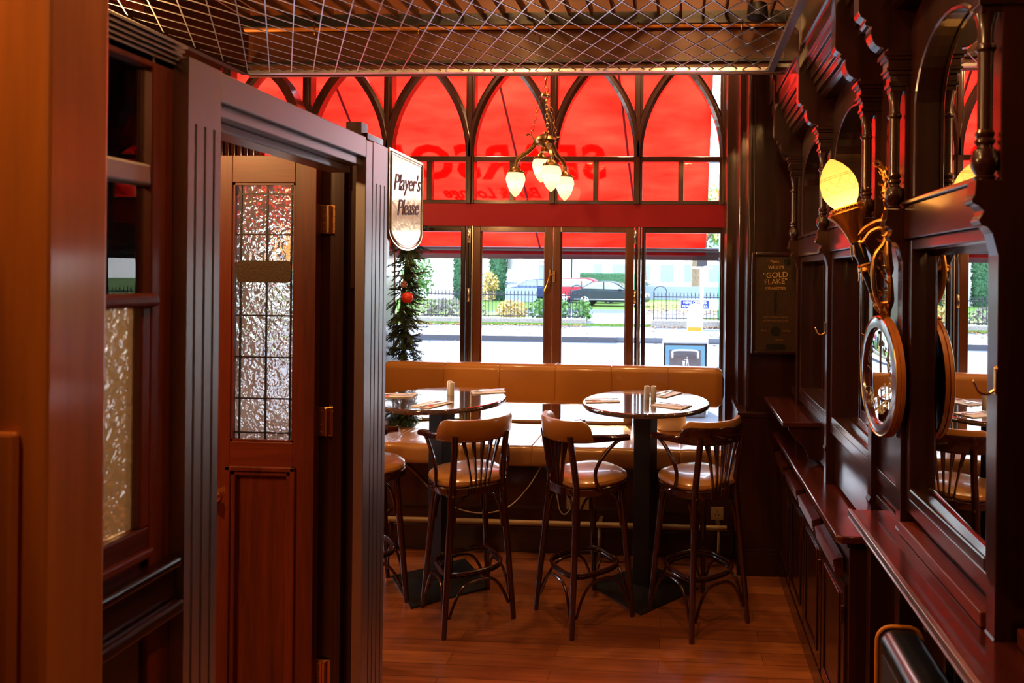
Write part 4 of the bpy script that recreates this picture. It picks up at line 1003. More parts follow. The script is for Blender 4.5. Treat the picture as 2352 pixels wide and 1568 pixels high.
cab = thing('counter_cabinet', (0.65, 3.1, 0), 'long dark mahogany cabinet with a polished counter top along the mirrored wall', 'cabinet')
b = MB(); b.prism([(0.560, 3.88), (0.560, 2.34), (0.566, 2.325), (0.580, 2.318), (0.733, 2.318), (0.733, 3.88)], 'z', 0.818, 0.846); obj('countertop', b, 'counter', cab, bevel=0.007, seg=3)
b = MB(); b.box(0.612, 0.733, 2.345, 3.88, 0.06, 0.818); b.box(0.60, 0.733, 2.345, 3.88, 0.0, 0.10); b.box(0.604, 0.612, 2.345, 3.88, 0.795, 0.818)
obj('body', b, 'mahogany_z', cab, bevel=0.003)
DY = [2.36, 2.74, 3.12, 3.50, 3.87]
for i in range(4):
    y0, y1 = DY[i] + 0.012, DY[i + 1] - 0.012
    d = boxobj('door', (0.601, 0.612, y0, y1, 0.115, 0.655), 'mahogany_z', cab, bevel=0.003)
    b = MB(); b.box(0.594, 0.601, y0 + .05, y0 + .062, 0.17, 0.60); b.box(0.594, 0.601, y1 - .062, y1 - .05, 0.17, 0.60); b.box(0.594, 0.601, y0 + .062, y1 - .062, 0.17, 0.182); b.box(0.594, 0.601, y0 + .062, y1 - .062, 0.588, 0.60)
    obj('moulding', b, 'mahogany_z', d, bevel=0.003)
    b = MB(); b.box(0.590, 0.601, y0 - 0.006, y0 - 0.001, 0.52, 0.58); obj('hinge', b, 'antique_brass', d)
    # reeded lip moulding above each door
    prof = [(0.603, 0.670), (0.585, 0.672), (0.578, 0.682)]
    for k in range(5): prof += [(0.574 - 0.0015 * k, 0.686 + 0.010 * k), (0.570 - 0.0015 * k, 0.690 + 0.010 * k), (0.574 - 0.0015 * k, 0.694 + 0.010 * k)]
    prof += [(0.603, 0.745)]
    obj('reeded_drawer', MB().prism(prof, 'y', y0 + 0.02, y1 - 0.02), 'counter', cab)

t = thing('window_ledge', (0.65, 1.3, 0.99), 'long dark red shelf with a grooved metal edge running under the big mirror', 'shelf')
b = MB(); b.box(0.560, 0.735, 0.2, 2.125, 0.985, 1.010); obj('board', b, 'counter', t, bevel=0.002)
b = MB(); b.box(0.548, 0.560, 0.2, 2.125, 0.994, 1.012); b.box(0.548, 0.560, 0.2, 2.125, 0.984, 0.990); b.box(0.552, 0.560, 0.2, 2.125, 0.990, 0.994); obj('metal_edge', b, 'aluminium', t, bevel=0.0015)
b = MB(); b.box(0.645, 0.688, 1.42, 1.935, 1.011, 1.046)
obj('sill_board', b, 'redwood_y', t, bevel=0.003)
b = MB(); b.box(0.690, 0.735, 0.80, 1.36, 1.011, 1.046); obj('sill_board', b, 'redwood_y', t, bevel=0.003)
for y in (0.6, 1.6, 2.10): boxobj('bracket', (0.60, 0.735, y, y + 0.02, 0.90, 0.985), 'mahogany_z', t, bevel=0.004)
struct('trim_13', MB().box(0.725, 0.735, 0.2, 2.318, 0, 0.98), 'mahogany_z')

# coat hooks
def hook(y, z, x, label):
    t = thing('coat_hook', (x, y, z), label, 'hook', 'brass coat hooks on the mirror pilasters')
    b = MB(); b.lathe([(0.0, 0.004), (0.005, 0.003), (0.007, 0.0)], (x, y, z + 0.022), 12, mtx=Matrix.Rotation(R(-90), 3, 'Y')); b.box(x - 0.003, x, y - 0.005, y + 0.005, z - 0.03, z + 0.026); obj('back_plate', b, 'brass', t, bevel=0.001)
    b = MB(); b.tube(spline([(x - 0.003, y, z - 0.022), (x - 0.018, y, z - 0.030), (x - 0.034, y, z - 0.026), (x - 0.042, y, z - 0.010), (x - 0.045, y, z - 0.004)], 5), 0.0028, 8); b.lathe([(0, 0.004), (0.0042, 0), (0, -0.004)], (x - 0.045, y, z - 0.002), 10); obj('prong', b, 'brass', t)
hook(1.375, 1.545, 0.651, 'brass coat hook on the big near pilaster')
hook(2.93, 1.530, 0.651, 'brass coat hook on the pilaster between the two far mirrors')

# ---- cigarette vending plate on the pier
cm = thing('cigarette_machine', (0.565, 3.87, 1.30), 'dark brown vintage cigarette vending machine with gold lettering on the pier', 'vending machine')
b = MB(); b.box(0.437, 0.700, 3.855, 3.898, 1.312, 1.885); obj('body', b, 'machine_paint', cm, bevel=0.004)
b = MB()
for (x0, x1, z0, z1) in ((0.424, 0.446, 1.302, 1.895), (0.691, 0.712, 1.302, 1.895), (0.446, 0.691, 1.302, 1.322), (0.446, 0.691, 1.875, 1.895)): b.box(x0, x1, 3.840, 3.858, z0, z1)
obj('frame', b, 'mahogany_z', cm, bevel=0.006, seg=3)
YM = 3.8535
def mtext(s_, x, z, size, m='machine_letter', rot=0, sx_=1.0, par=None):
    b = text_mb(s_, size, 0.0006); xf(b, frame4((x, YM, z), (math.cos(rot) * sx_, 0, math.sin(rot)), (-math.sin(rot), 0, math.cos(rot))) @ Matrix.Diagonal((sx_, 1, 1, 1)))
    obj('lettering', b, m, cm)
mtext('Players', 0.558, 1.844, 0.018); mtext("WILLS'S", 0.566, 1.808, 0.027); mtext('"GOLD', 0.564, 1.763, 0.046, rot=R(4)); mtext('FLAKE"', 0.566, 1.725, 0.043, rot=R(4)); mtext('CIGARETTES', 0.564, 1.687, 0.021)
mtext('PUSH COIN RIGHT BACK', 0.566, 1.518, 0.013, 'machine_faded'); mtext('BEFORE INSERTING COIN', 0.566, 1.497, 0.013, 'machine_faded'); mtext('PULL', 0.500, 1.438, 0.015, 'machine_faded'); mtext('KNOB', 0.630, 1.438, 0.015, 'machine_faded'); mtext('RETURN', 0.590, 1.385, 0.012, 'machine_faded')
b = MB(); b.box(0.556, 0.572, 3.850, 3.856, 1.535, 1.670); obj('coin_slot', b, 'slot_black', cm)
b = MB(); b.lathe([(0, 0.003), (0.028, 0.003), (0.028, -0.002)], (0.566, 3.854, 1.437), 24, mtx=Matrix.Rotation(R(90), 3, 'X')); obj('pull_knob', b, 'slot_black', cm)
b = MB(); b.lathe([(0, 0.003), (0.019, 0.003), (0.019, -0.002)], (0.628, 3.854, 1.843), 24, mtx=Matrix.Rotation(R(90), 3, 'X')); obj('lock', b, 'slot_black', cm)
b = MB(); b.prism([(0.510, 1.34), (0.518, 1.331), (0.616, 1.331), (0.624, 1.34), (0.624, 1.352), (0.616, 1.361), (0.518, 1.361), (0.510, 1.352)], 'y', 3.849, 3.856); obj('return_tray', b, 'slot_black', cm)

# ---- round whiskey mirror sign
rs = thing('round_mirror_sign', (0.63, 2.06, 1.26), 'round whiskey mirror sign with gold edge and lettering, mounted across two pilasters', 'sign')
RC = Vector((0.629, 2.072, 1.448))
mX = Matrix.Rotation(R(-90), 3, 'Y')      # local z -> -x
b = MB(); b.lathe([(0.0, -0.016), (0.180, -0.016), (0.180, 0.008), (0.164, 0.011), (0.150, 0.011), (0.146, 0.006), (0.146, 0.0), (0.0, 0.0)], RC, 72, mtx=mX); obj('rim', b, 'counter', rs)
b = MB(); b.lathe([(0.180, -0.018), (0.187, -0.017), (0.188, -0.006), (0.185, -0.004), (0.188, -0.002), (0.187, 0.007), (0.180, 0.0085)], RC, 72, mtx=mX); obj('side_band', b, 'amber_wood', rs)
b = MB(); b.lathe([(0.180, 0.0085), (0.1835, 0.0105), (0.187, 0.0085)], RC, 72, mtx=mX); obj('gold_edge', b, 'brass', rs)
b = MB(); b.lathe([(0.0, 0.004), (0.136, 0.004), (0.146, 0.0010)], RC, 72, mtx=mX); obj('mirror_face', b, 'sign_mirror', rs)
plain('etched', (0.16, 0.16, 0.19), 0.8); plain('gold_letter', (0.75, 0.58, 0.18), 0.35, 0.6)
def arc_text(s_, r, a_mid, step, size, m, inward=False):
    # viewed from -X: right is -Y
    out = MB(); n = len(s_)
    for i, c in enumerate(s_):
        if c == ' ': continue
        a = a_mid + ((n - 1) / 2 - i) * step * (1 if not inward else -1)
        rad = Vector((0, -math.cos(a), math.sin(a)))       # angle measured counter-clockwise in the viewer's frame
        up = rad if not inward else -rad
        right = Vector((0, -up.z, up.y)) if False else up.cross(Vector((-1, 0, 0)))
        mb = text_mb(c, size, 0.0004)
        p = RC + rad * r + Vector((-0.0048, 0, 0))
        mm = Matrix((right, up, Vector((-1, 0, 0)))).transposed().to_4x4(); mm.translation = p
        xf(mb, mm); out.add(mb.v, mb.f)
    obj('lettering', out, m, rs)
arc_text('JOHN JAMESON', 0.104, R(90), R(15), 0.040, 'etched')
arc_text("& SON'S", 0.112, R(-8), R(11), 0.032, 'gold_letter')
arc_text('WHISKEY', 0.106, R(-90), R(15), 0.042, 'gold_letter', inward=True)
b = MB()
for a in (R(90), R(-25), R(205)):
    b.lathe([(0.0, 0.004), (0.004, 0.003), (0.005, 0.0)], RC + Vector((-0.004, -math.cos(a) * 0.134, math.sin(a) * 0.134)), 10, mtx=mX)
obj('screws', b, 'black_metal', rs)

# ---- gilt torch wall lamp
tl = thing('wall_lamp', (0.66, 2.0, 1.63), 'gilt torch wall lamp with a glowing pointed glass on the mirrored wall', 'wall lamp')
A0 = Vector((0.632, 2.10, 1.655)); A1 = Vector((0.530, 2.105, 1.965)); ax = (A1 - A0).normalized()
qm = ax.to_track_quat('Z', 'Y').to_matrix()
def along(d): return A0 + ax * d
LT = (A1 - A0).length
b = MB(); b.lathe([(0.0, -0.02), (0.006, -0.012), (0.012, 0.0), (0.014, 0.012), (0.010, 0.02), (0.013, 0.03), (0.016, 0.045), (0.014, 0.055)], A0, 16, mtx=qm); obj('tail_cap', b, 'gilt', tl)
b = MB(); b.lathe([(0.0125, 0.05), (0.017, 0.13), (0.021, 0.225)], A0, 20, mtx=qm); obj('torch_tube', b, 'black_plastic', tl)
b = MB(); b.lathe([(0.022, 0.125), (0.025, 0.13), (0.022, 0.14), (0.024, 0.145), (0.020, 0.15)], A0, 16, mtx=qm)
for k in range(7):
    a = 2 * PI * k / 7; c = Vector((math.cos(a), math.sin(a), 0)); p = [A0 + qm @ (c * 0.019 + Vector((0, 0, 0.145))), A0 + qm @ (c * 0.026 + Vector((0, 0, 0.115))), A0 + qm @ (c * 0.034 + Vector((0, 0, 0.10)))]
    b.tube(p, [0.006, 0.005, 0.001], 6, flat=0.5)
    p = [A0 + qm @ (c * 0.021 + Vector((0, 0, 0.215))), A0 + qm @ (c * 0.028 + Vector((0, 0, 0.190))), A0 + qm @ (c * 0.030 + Vector((0, 0, 0.170)))]
    b.tube(p, [0.007, 0.006, 0.001], 6, flat=0.5)
obj('acanthus_collar', b, 'gilt', tl)
b = MB(); b.lathe([(0.020, LT - 0.105), (0.024, LT - 0.10), (0.026, LT - 0.085), (0.034, LT - 0.055), (0.048, LT - 0.026), (0.060, LT - 0.012), (0.064, LT - 0.004), (0.058, LT), (0.052, LT + 0.004), (0.054, LT + 0.010), (0.048, LT + 0.014), (0.040, LT + 0.014)], A0, 32, mtx=qm); obj('flared_cup', b, 'gilt', tl)
b = MB()
for k in range(26):
    a = 2 * PI * k / 26; b.lathe([(0, 0.003), (0.003, 0), (0, -0.003)], A0 + qm @ Vector((0.055 * math.cos(a), 0.055 * math.sin(a), LT + 0.006)), 6)
obj('beading', b, 'brass', tl)
# scrolled back plate and arms
b = MB()
b.tube(spline([(0.645, 2.075, 1.640), (0.650, 2.05, 1.69), (0.648, 2.045, 1.76), (0.640, 2.045, 1.82), (0.640, 2.05, 1.88), (0.632, 2.055, 1.92), (0.640, 2.06, 1.96), (0.642, 2.06, 2.00), (0.635, 2.06, 2.03), (0.640, 2.06, 2.06), (0.632, 2.06, 2.085), (0.615, 2.06, 2.10)], 5), [0.012, 0.014, 0.013, 0.013, 0.014, 0.013, 0.011, 0.010, 0.009, 0.008, 0.006] * 5 + [0.004], 10)
obj('back_scroll', b, 'gilt', tl)
b = MB()
b.tube(spline([A0 + Vector((0.004, -.02, -0.005)), (0.610, 2.06, 1.70), (0.600, 2.055, 1.76), (0.605, 2.055, 1.82), (0.630, 2.05, 1.86), (0.640, 2.05, 1.90)], 6), 0.0085, 8)
b.tube(spline([(0.640, 2.05, 1.86), (0.625, 2.055, 1.905), (0.595, 2.07, 1.895), (0.575, 2.08, 1.865), (0.560, 2.09, 1.87)], 6), 0.008, 8)
b.tube(spline([(0.638, 2.055, 1.93), (0.610, 2.06, 1.925), (0.585, 2.075, 1.91), (0.562, 2.085, 1.885)], 6), 0.009, 8)
obj('arm_scrolls', b, 'gilt', tl)
b = MB(); rr = random.Random(3)
for k in range(34):
    u = k / 33; z = 1.62 + 0.48 * u; x = 0.640 + rr.uniform(-0.016, 0.008); y = 2.055 + rr.uniform(-0.022, 0.022)
    v = Vector((rr.uniform(-1, -.2), rr.uniform(-1, 1), rr.uniform(-.6, .9))).normalized()
    b.tube([Vector((x, y, z)), Vector((x, y, z)) + v * 0.012, Vector((x, y, z)) + v * 0.022 + Vector((0, 0, 0.006))], [0.006, 0.006, 0.0012], 6, flat=0.6)
for k in range(9):
    a = 2 * PI * k / 9; b.lathe([(0, 0.005), (0.006, 0), (0, -0.005)], (0.612 + 0.010 * math.cos(a), 2.06 + .006 * math.sin(a), 2.105 + 0.010 * math.sin(a)), 8)
for (zz, s_) in ((1.640, 1), (1.670, -1), (1.700, 1)):
    b.tube([Vector((0.640, 2.055, zz)) + Vector((-0.016 * math.cos(t_ / 8 * 5.2) * (1 - t_ / 14), s_ * 0.02 * math.sin(t_ / 8 * 5.2) * (1 - t_ / 14), 0.008 * math.sin(t_ * .7))) for t_ in range(9)], 0.005, 7)
obj('leaf_ornament', b, 'gilt', tl)
b = MB(); b.lathe([(g_[0] * 0.84, LT + g_[1] * 0.84) for g_ in ((0.036, 0.010), (0.042, 0.020), (0.056, 0.040), (0.066, 0.065), (0.069, 0.090), (0.066, 0.118), (0.055, 0.148), (0.038, 0.174), (0.018, 0.194), (0.006, 0.202), (0.0, 0.204))], A0, 40, mtx=qm)
tg = obj('glass_shade', b, 'torch_glass', tl)
b = MB()
for k in range(2):
    for s_ in (-1, 1):
        for j in range(10):
            pts = []
            for i in range(9):
                u = i / 8; zz = LT + 0.063 + 0.042 * u; r_ = 0.0580 - 0.007 * u * u + 0.0006; a = 2 * PI * j / 10 + s_ * u * 0.75
                pts.append(A0 + qm @ Vector((r_ * math.cos(a), r_ * math.sin(a), zz)))
            if k == 0: b.tube(pts, 0.0005, 4)
for (zz, r_) in ((LT + 0.061, 0.0580), (LT + 0.108, 0.0535), (LT + 0.114, 0.0515)):
    b.tube([A0 + qm @ Vector((r_ * math.cos(a), r_ * math.sin(a), zz)) for a in [2 * PI * i / 40 for i in range(40)]], 0.0006, 4, closed=True)
obj('cut_pattern', b, 'gold_letter', tg)
bb = MB(); bb.lathe([(0.0, LT + 0.062), (0.010, LT + 0.058), (0.015, LT + 0.044), (0.010, LT + 0.028), (0.0, LT + 0.020)], A0, 14, mtx=qm); obj('bulb', bb, 'bulb', tg)
pp = along(LT + 0.032); light('torch_bulb', 'POINT', pp, 0.45, (1.0, 0.58, 0.20), 0.03)

# ---- speaker cabinet and radiator under the shelf
sp = thing('speaker_cabinet', (0.6, 1.5, 0.0), 'black rounded speaker cabinet with an amber rim in front of the radiator', 'speaker')
def rrect(x0, x1, z0, z1, r, n=6):
    out = []
    for (cx_, cz_, a) in ((x1 - r, z1 - r, 0), (x0 + r, z1 - r, PI / 2), (x0 + r, z0 + r, PI), (x1 - r, z0 + r, 1.5 * PI)):
        out += [(cx_ + r * math.cos(a + PI / 2 * i / n), cz_ + r * math.sin(a + PI / 2 * i / n)) for i in range(n + 1)]
    return out
sx0, sx1, sz1 = 0.520, 0.628, 0.855
pr = rrect(sx0, sx1, 0.0, sz1, 0.035)
obj('cabinet', MB().prism(pr, 'y', 0.75, 1.70, smooth=True), 'black_plastic', sp)
b = MB(); b.tube([(p[0], 1.705, p[1]) for p in rrect(sx0 - .004, sx1 + .004, -0.0, sz1 + .004, 0.038)], 0.005, 8, closed=True); obj('amber_rim', b, 'amber_rim', sp)
b = MB(); b.box(sx0 - 0.003, sx0 + .001, 0.80, 1.665, 0.05, sz1 - 0.045); obj('grille', b, 'grille_black', sp)
rd = thing('radiator', (0.70, 1.3, 0.0), 'black ribbed column radiator under the long shelf', 'radiator')
for i in range(16):
    y = 0.75 + i * 0.06
    b = MB(); b.tube([(0.690, y, 0.02), (0.690, y, 0.84)], 0.022, 10, flat=1.2); b.lathe([(0.022, 0.0), (0.016, 0.016), (0.0, 0.022)], (0.690, y, 0.84), 10)
    obj('column', b, 'black_plastic', rd)
b = MB(); b.tube([(0.690, 0.72, 0.12), (0.690, 1.68, 0.12)], 0.014, 8); b.tube([(0.690, 0.72, 0.72), (0.690, 1.68, 0.72)], 0.014, 8); obj('header_pipe', b, 'black_plastic', rd)

# ================================================================== RED ROLLER BAR, GARLAND
gd = thing('evergreen_garland', (-1.93, 4.5, 0.68), 'green fir garland hanging down the left side of the street window', 'garland')
rg = random.Random(11)
stem = spline([(-1.95, 4.56, 2.12), (-1.93, 4.53, 1.85), (-1.95, 4.52, 1.55), (-1.94, 4.53, 1.25), (-1.95, 4.53, 0.95), (-1.93, 4.53, 0.72)], 8)
obj('stem', MB().tube(stem, 0.008, 6), 'twig', gd)
nd = MB(); tw = MB()
for k in range(270):
    u = rg.random(); p = stem[int(u * (len(stem) - 1))].copy()
    out = Vector((rg.uniform(-0.5, 1.0) if u < .8 else rg.uniform(-.6, 1.3), rg.uniform(-0.7, 0.25), rg.uniform(-0.9, 0.25))).normalized()
    L = rg.uniform(0.10, 0.19); side = out.cross(Vector((0, 0, 1))).normalized()
    def twig(p, d, L, lvl):
        q = p + d * L + Vector((0, 0, -0.02 * L / 0.15)); q.y = min(q.y, 4.63); q.x = max(q.x, -2.03)
        tw.tube([p, (p + q) / 2 + Vector((0, 0, 0.006)), q], [0.003, 0.0025, 0.0015], 5)
        n = int(L / 0.0042); sd = d.cross(Vector((rg.uniform(-.3, .3), rg.uniform(-.3, .3), 1))).normalized(); up_ = sd.cross(d).normalized()
        for i in range(n):
            r0 = p + (q - p) * ((i + .5) / n)
            for s_ in (-1, 1):
                dd = (d * 0.75 + sd * s_ * 1.0 + up_ * rg.uniform(-0.1, 0.7)).normalized() * rg.uniform(0.020, 0.030); wv = up_.cross(dd).normalized() * 0.0030
                nd.add([r0 - wv, r0 + wv, r0 + dd], [(0, 1, 2)])
        if lvl and rg.random() < .8:
            for s_ in (-1, 1):
                for f in (0.45,):
                    twig(p + (q - p) * f, (d + sd * s_ * 0.75).normalized(), L * 0.5, 0)
    twig(p, out, L, 1)
obj('twigs', tw, 'twig', gd)
obj('needles', nd, 'needles', gd, kind='stuff')
def bauble(x, y, z, r, m, label):
    t = thing('bauble', (x, y, z - r), label, 'bauble', None)
    obj('ball', MB().lathe([(0.0001 + r * math.sin(PI * i / 16), -r * math.cos(PI * i / 16)) for i in range(17)], (x, y, z), 24), m, t)
    b = MB(); b.lathe([(0.005, r - 0.001), (0.005, r + 0.007), (0.0, r + 0.008)], (x, y, z), 10); b.tube([(x, y, z + r + .006), (x, y + 0.01, z + r + 0.03)], 0.0008, 4); obj('cap', b, 'brass', t)
bauble(-1.865, 4.40, 1.585, 0.040, 'bauble_red', 'large matt red bauble hanging in the garland')
bauble(-1.905, 4.44, 1.675, 0.024, 'bauble_pink', 'small pale pink bauble just above the large red one')
bauble(-1.82, 4.46, 2.03, 0.016, 'bauble_red', 'small red bauble at the top of the garland')
bauble(-1.87, 4.47, 0.775, 0.018, 'bauble_red', 'small red bauble low on the garland below the bench backrest')
b = MB(); b.tube([(-2.00, 4.50, 2.10), (-2.0, 4.5, 1.16)], 0.005, 6); obj('blind_cord', b, 'beige_cable', label='pale cord hanging down in front of the garland', cat='cord')

# ================================================================== LEFT ROOM seen through the screen and the door glass
w2 = thing('window_2', (-4.05, 3.9, 0.5), kind='structure')
b = MB(); b.box(-4.15, -4.0, 3.3, 3.38, 0.5, 2.6); b.box(-4.15, -4.0, 4.42, 4.5, 0.5, 2.6); b.box(-4.15, -4.0, 3.38, 4.42, 0.5, 0.58); b.box(-4.15, -4.0, 3.38, 4.42, 2.52, 2.6); b.box(-4.12, -3.98, 3.38, 4.42, 1.90, 2.02)
for y in (3.64, 3.90, 4.16): b.box(-4.09, -4.05, y - 0.01, y + 0.01, 0.58, 2.52)
for z in (1.1, 1.5): b.box(-4.09, -4.05, 3.38, 4.42, z - 0.01, z + 0.01)
obj('window_frame', b, 'mahogany_z', w2)
boxobj('pane', (-4.073, -4.069, 3.38, 4.42, 0.58, 2.52), 'clear_pane', w2)
b = MB()
for i in range(34): b.box(-4.03, -4.006, 3.38, 4.42, 1.62 + i * 0.008, 1.623 + i * 0.008)
obj('blind', b, 'napkin', w2)
# back bar shelf with bottles on the left wall
bs = thing('bottle_shelf', (-3.9, 2.6, 1.2), 'dark wooden bottle shelf on the left wall of the far bar', 'shelf')
b = MB(); b.box(-4.0, -3.75, 1.6, 3.2, 1.20, 1.23); b.box(-4.0, -3.75, 1.6, 3.2, 1.75, 1.78); b.box(-4.0, -3.72, 1.55, 1.6, 0.9, 2.4); b.box(-4.0, -3.72, 3.2, 3.25, 0.9, 2.4); b.box(-4.0, -3.72, 1.55, 3.25, 2.3, 2.4)
obj('boards', b, 'mahogany_y', bs, bevel=0.003)
bm_ = MB(); bm_.lathe([(0, 0), (0.036, 0), (0.038, 0.01), (0.038, 0.17), (0.030, 0.20), (0.014, 0.225), (0.013, 0.29), (0.016, 0.295), (0.016, 0.305), (0, 0.306)], (0, 0, 0), 16)
bl = MB(); bl.lathe([(0.0385, 0.05), (0.0388, 0.052), (0.0388, 0.13), (0.0385, 0.132)], (0, 0, 0), 16)
first = {}
for i in range(20):
    row, k = divmod(i, 10); mname = ('bottle_green', 'bottle_amber')[i % 2]
    if mname not in first:
        t = thing('bottle', (0, 0, 0), '', 'bottle', 'bottles on the far bar shelf'); obj('glass', bm_, mname, t, local=True); obj('paper_label', bl, 'paper_label', t, local=True); first[mname] = t
    else: t = copy_tree(first[mname])
    t['label'] = ('green' if i % 2 == 0 else 'amber') + ' bottle on the ' + ('lower' if row == 0 else 'upper') + ' board of the far bar shelf, ' + ('first', 'second', 'third', 'fourth', 'fifth')[k // 2] + ' of its colour'
    t.location = (-3.86, 1.72 + k * 0.15, 1.23 + row * 0.55)
# pleated shade lamp beyond the door glass
lp = thing('pleated_lamp', (-1.72, 2.85, 1.75), 'small wall lamp with a pleated cream shade beyond the door glass', 'lamp')
LPx, LPy, LPz = -1.645, 2.75, 1.80
vs = []; n = 56
for (r, z) in ((0.040, 0.125), (0.085, 0.0)):
    for i in range(n): a = 2 * PI * i / n; q = r * (1 + (0.04 if i % 2 else -0.04)); vs.append((LPx + q * math.cos(a), LPy + q * math.sin(a), LPz + z))
b = MB(); b.add(vs, [(i, (i + 1) % n, n + (i + 1) % n, n + i) for i in range(n)]); obj('lamp_shade', b, 'shade_cream', lp)
b = MB(); b.lathe([(0, 0), (0.02, -0.004), (0.012, 0.02), (0.010, 0.09), (0, 0.09)], (LPx, LPy, LPz - 0.03), 14); b.tube(spline([(LPx, LPy, LPz - 0.03), (LPx + 0.04, LPy + 0.02, LPz - 0.08), (LPx + 0.16, LPy + 0.02, LPz - 0.06), (-1.44, LPy + 0.02, LPz - 0.03)], 5), 0.006, 8); b.lathe([(0, 0.01), (0.03, 0.008), (0.035, 0)], (-1.44, LPy + .02, LPz - 0.03), 16, mtx=Matrix.Rotation(R(-90), 3, 'Y')); obj('bracket', b, 'brass', lp)
light('lamp_bulb', 'POINT', (LPx, LPy, LPz + 0.05), 1.5, WARM, 0.03)
b = MB(); b.box(-1.44, -1.36, 2.66, 2.86, 0, 2.15); struct('trim_14', b, 'mahogany_z', bevel=0.004)
# vestibule screen with reeded columns and a curved hood, seen over the door leaf
vt_ = thing('vestibule_screen', (-3.0, 4.2, 0), 'dark reeded vestibule columns with a curved hood above the open door leaf', 'screen')
b = MB()
for i in range(9):
    x = -3.30 + i * 0.045; b.tube([(x, 4.35, 2.05), (x, 4.35, 2.80)], 0.017, 8)
b.box(-3.36, -2.90, 4.36, 4.42, 0.0, 2.85)
obj('reeded_columns', b, 'mahogany_z', vt_)
b = MB()
for k in range(4): b.sweep([(-3.30 + 0.95 * i / 14, 4.28 - 0.006 * k, 2.40 + 0.05 * math.sin(PI * i / 14 * .8) - 0.022 * k) for i in range(15)], [(-0.02, -0.012), (0.02, -0.012), (0.02, 0.012), (-0.02, 0.012)], normal=(0, -1, 0), smooth=False)
obj('hood', b, 'mahogany_x', vt_)
# inner arch rib between window bays on the left
b = MB(); b.sweep([(-2.66 - 0.42 + 0.42 * math.sin(a), 4.45, 2.72 + 0.50 * math.cos(a)) for a in [PI / 2 * (1 - i / 16) for i in range(17)]], [(-0.03, -0.05), (0.03, -0.05), (0.03, 0.05), (-0.03, 0.05)], normal=(0, -1, 0), smooth=False)
struct('trim_15', b, 'mahogany_z')
b = MB(); b.box(-1.06, -0.99, 2.02, 2.13, 2.176, 2.195); b.box(-1.05, -1.0, 2.0, 2.04, 2.176, 2.225)
obj('door_closer', b, 'mahogany_z', label='small dark bracket on top of the door frame', cat='bracket')

# ================================================================== AWNING
aw = thing('awning', (-2.2, 5.4, 2.0), 'bright red fabric awning outside the street window with mirrored lettering', 'awning')
AX0, AX1 = -3.62, 0.242; AY0, AZ0, AY1, AZ1 = 4.90, 3.32, 6.0, 2.012
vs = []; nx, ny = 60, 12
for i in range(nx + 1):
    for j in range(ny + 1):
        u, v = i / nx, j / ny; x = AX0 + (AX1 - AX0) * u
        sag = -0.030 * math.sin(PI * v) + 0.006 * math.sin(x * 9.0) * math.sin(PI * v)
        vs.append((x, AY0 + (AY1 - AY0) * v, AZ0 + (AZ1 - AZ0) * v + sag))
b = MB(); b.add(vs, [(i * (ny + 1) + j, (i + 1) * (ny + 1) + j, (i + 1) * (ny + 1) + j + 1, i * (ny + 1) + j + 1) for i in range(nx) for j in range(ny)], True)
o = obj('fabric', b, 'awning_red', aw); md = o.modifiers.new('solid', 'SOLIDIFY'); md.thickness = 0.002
sd = Vector((0, AY1 - AY0, AZ1 - AZ0)).normalized(); nrm = Vector((1, 0, 0)).cross(sd).normalized()
if nrm.z < 0: nrm = -nrm
def aw_text(s_, xc, v, size, shear=0, space=1.0, nm='lettering'):
    mb = text_mb(s_, size, 0.0008, shear, space=space, bold=0.035 * size)
    # outside reading direction: viewer stands in the street looking at -Y, so right is -X; up follows the cloth
    p = Vector((xc, AY0 + (AY1 - AY0) * v, AZ0 + (AZ1 - AZ0) * v)) + nrm * 0.006
    up = -sd; right = Vector((-1, 0, 0)); z = right.cross(up)
    mm = Matrix((right, up, z)).transposed().to_4x4(); mm.translation = p
    xf(mb, mm)
    # drape over the sag
    mb.v = [(q[0], q[1], q[2] - 0.030 * math.sin(PI * max(0, min(1, (q[1] - AY0) / (AY1 - AY0)))) + 0.002) for q in mb.v]
    obj(nm, mb, 'awning_letter', aw)
aw_text('SEARSONS', -1.74, 0.47, 0.44, space=1.10)
aw_text('Bar & Lounge', -1.62, 0.64, 0.155, 0.35)
obj('front_bar', MB().tube([(AX0, 6.02, 1.995), (AX1 + 0.12, 6.02, 1.995)], 0.022, 12), 'awning_bar', aw)
b = MB(); b.box(AX0, AX1, 6.02, 6.024, 1.945, 1.990); obj('valance', b, 'red_trim', aw)
b = MB(); b.box(AX0, AX1 + 0.12, 6.06, 6.10, 1.90, 1.955); b.box(AX1 - 0.1, AX1 + 0.13, 6.04, 6.16, 1.93, 1.98); obj('gutter_bar', b, 'awning_bar', aw)
for x in (-2.65, -1.35, -0.42):
    obj('rib', MB().tube([(x - 0.05, 4.92, 3.27), (x, 5.45, 2.63), (x + 0.06, 6.0, 2.0)], 0.010, 8), 'red_trim', aw)
# outside face of the building above and beside the window
struct('wall_facade', MB().box(-9, 0.31, 4.87, 4.90, 3.33, 6.5).box(0.36, 6, 4.95, 5.0, -0.2, 6.5).box(-9, -5.2, 4.87, 4.9, -.2, 3.33), 'mahogany_z')

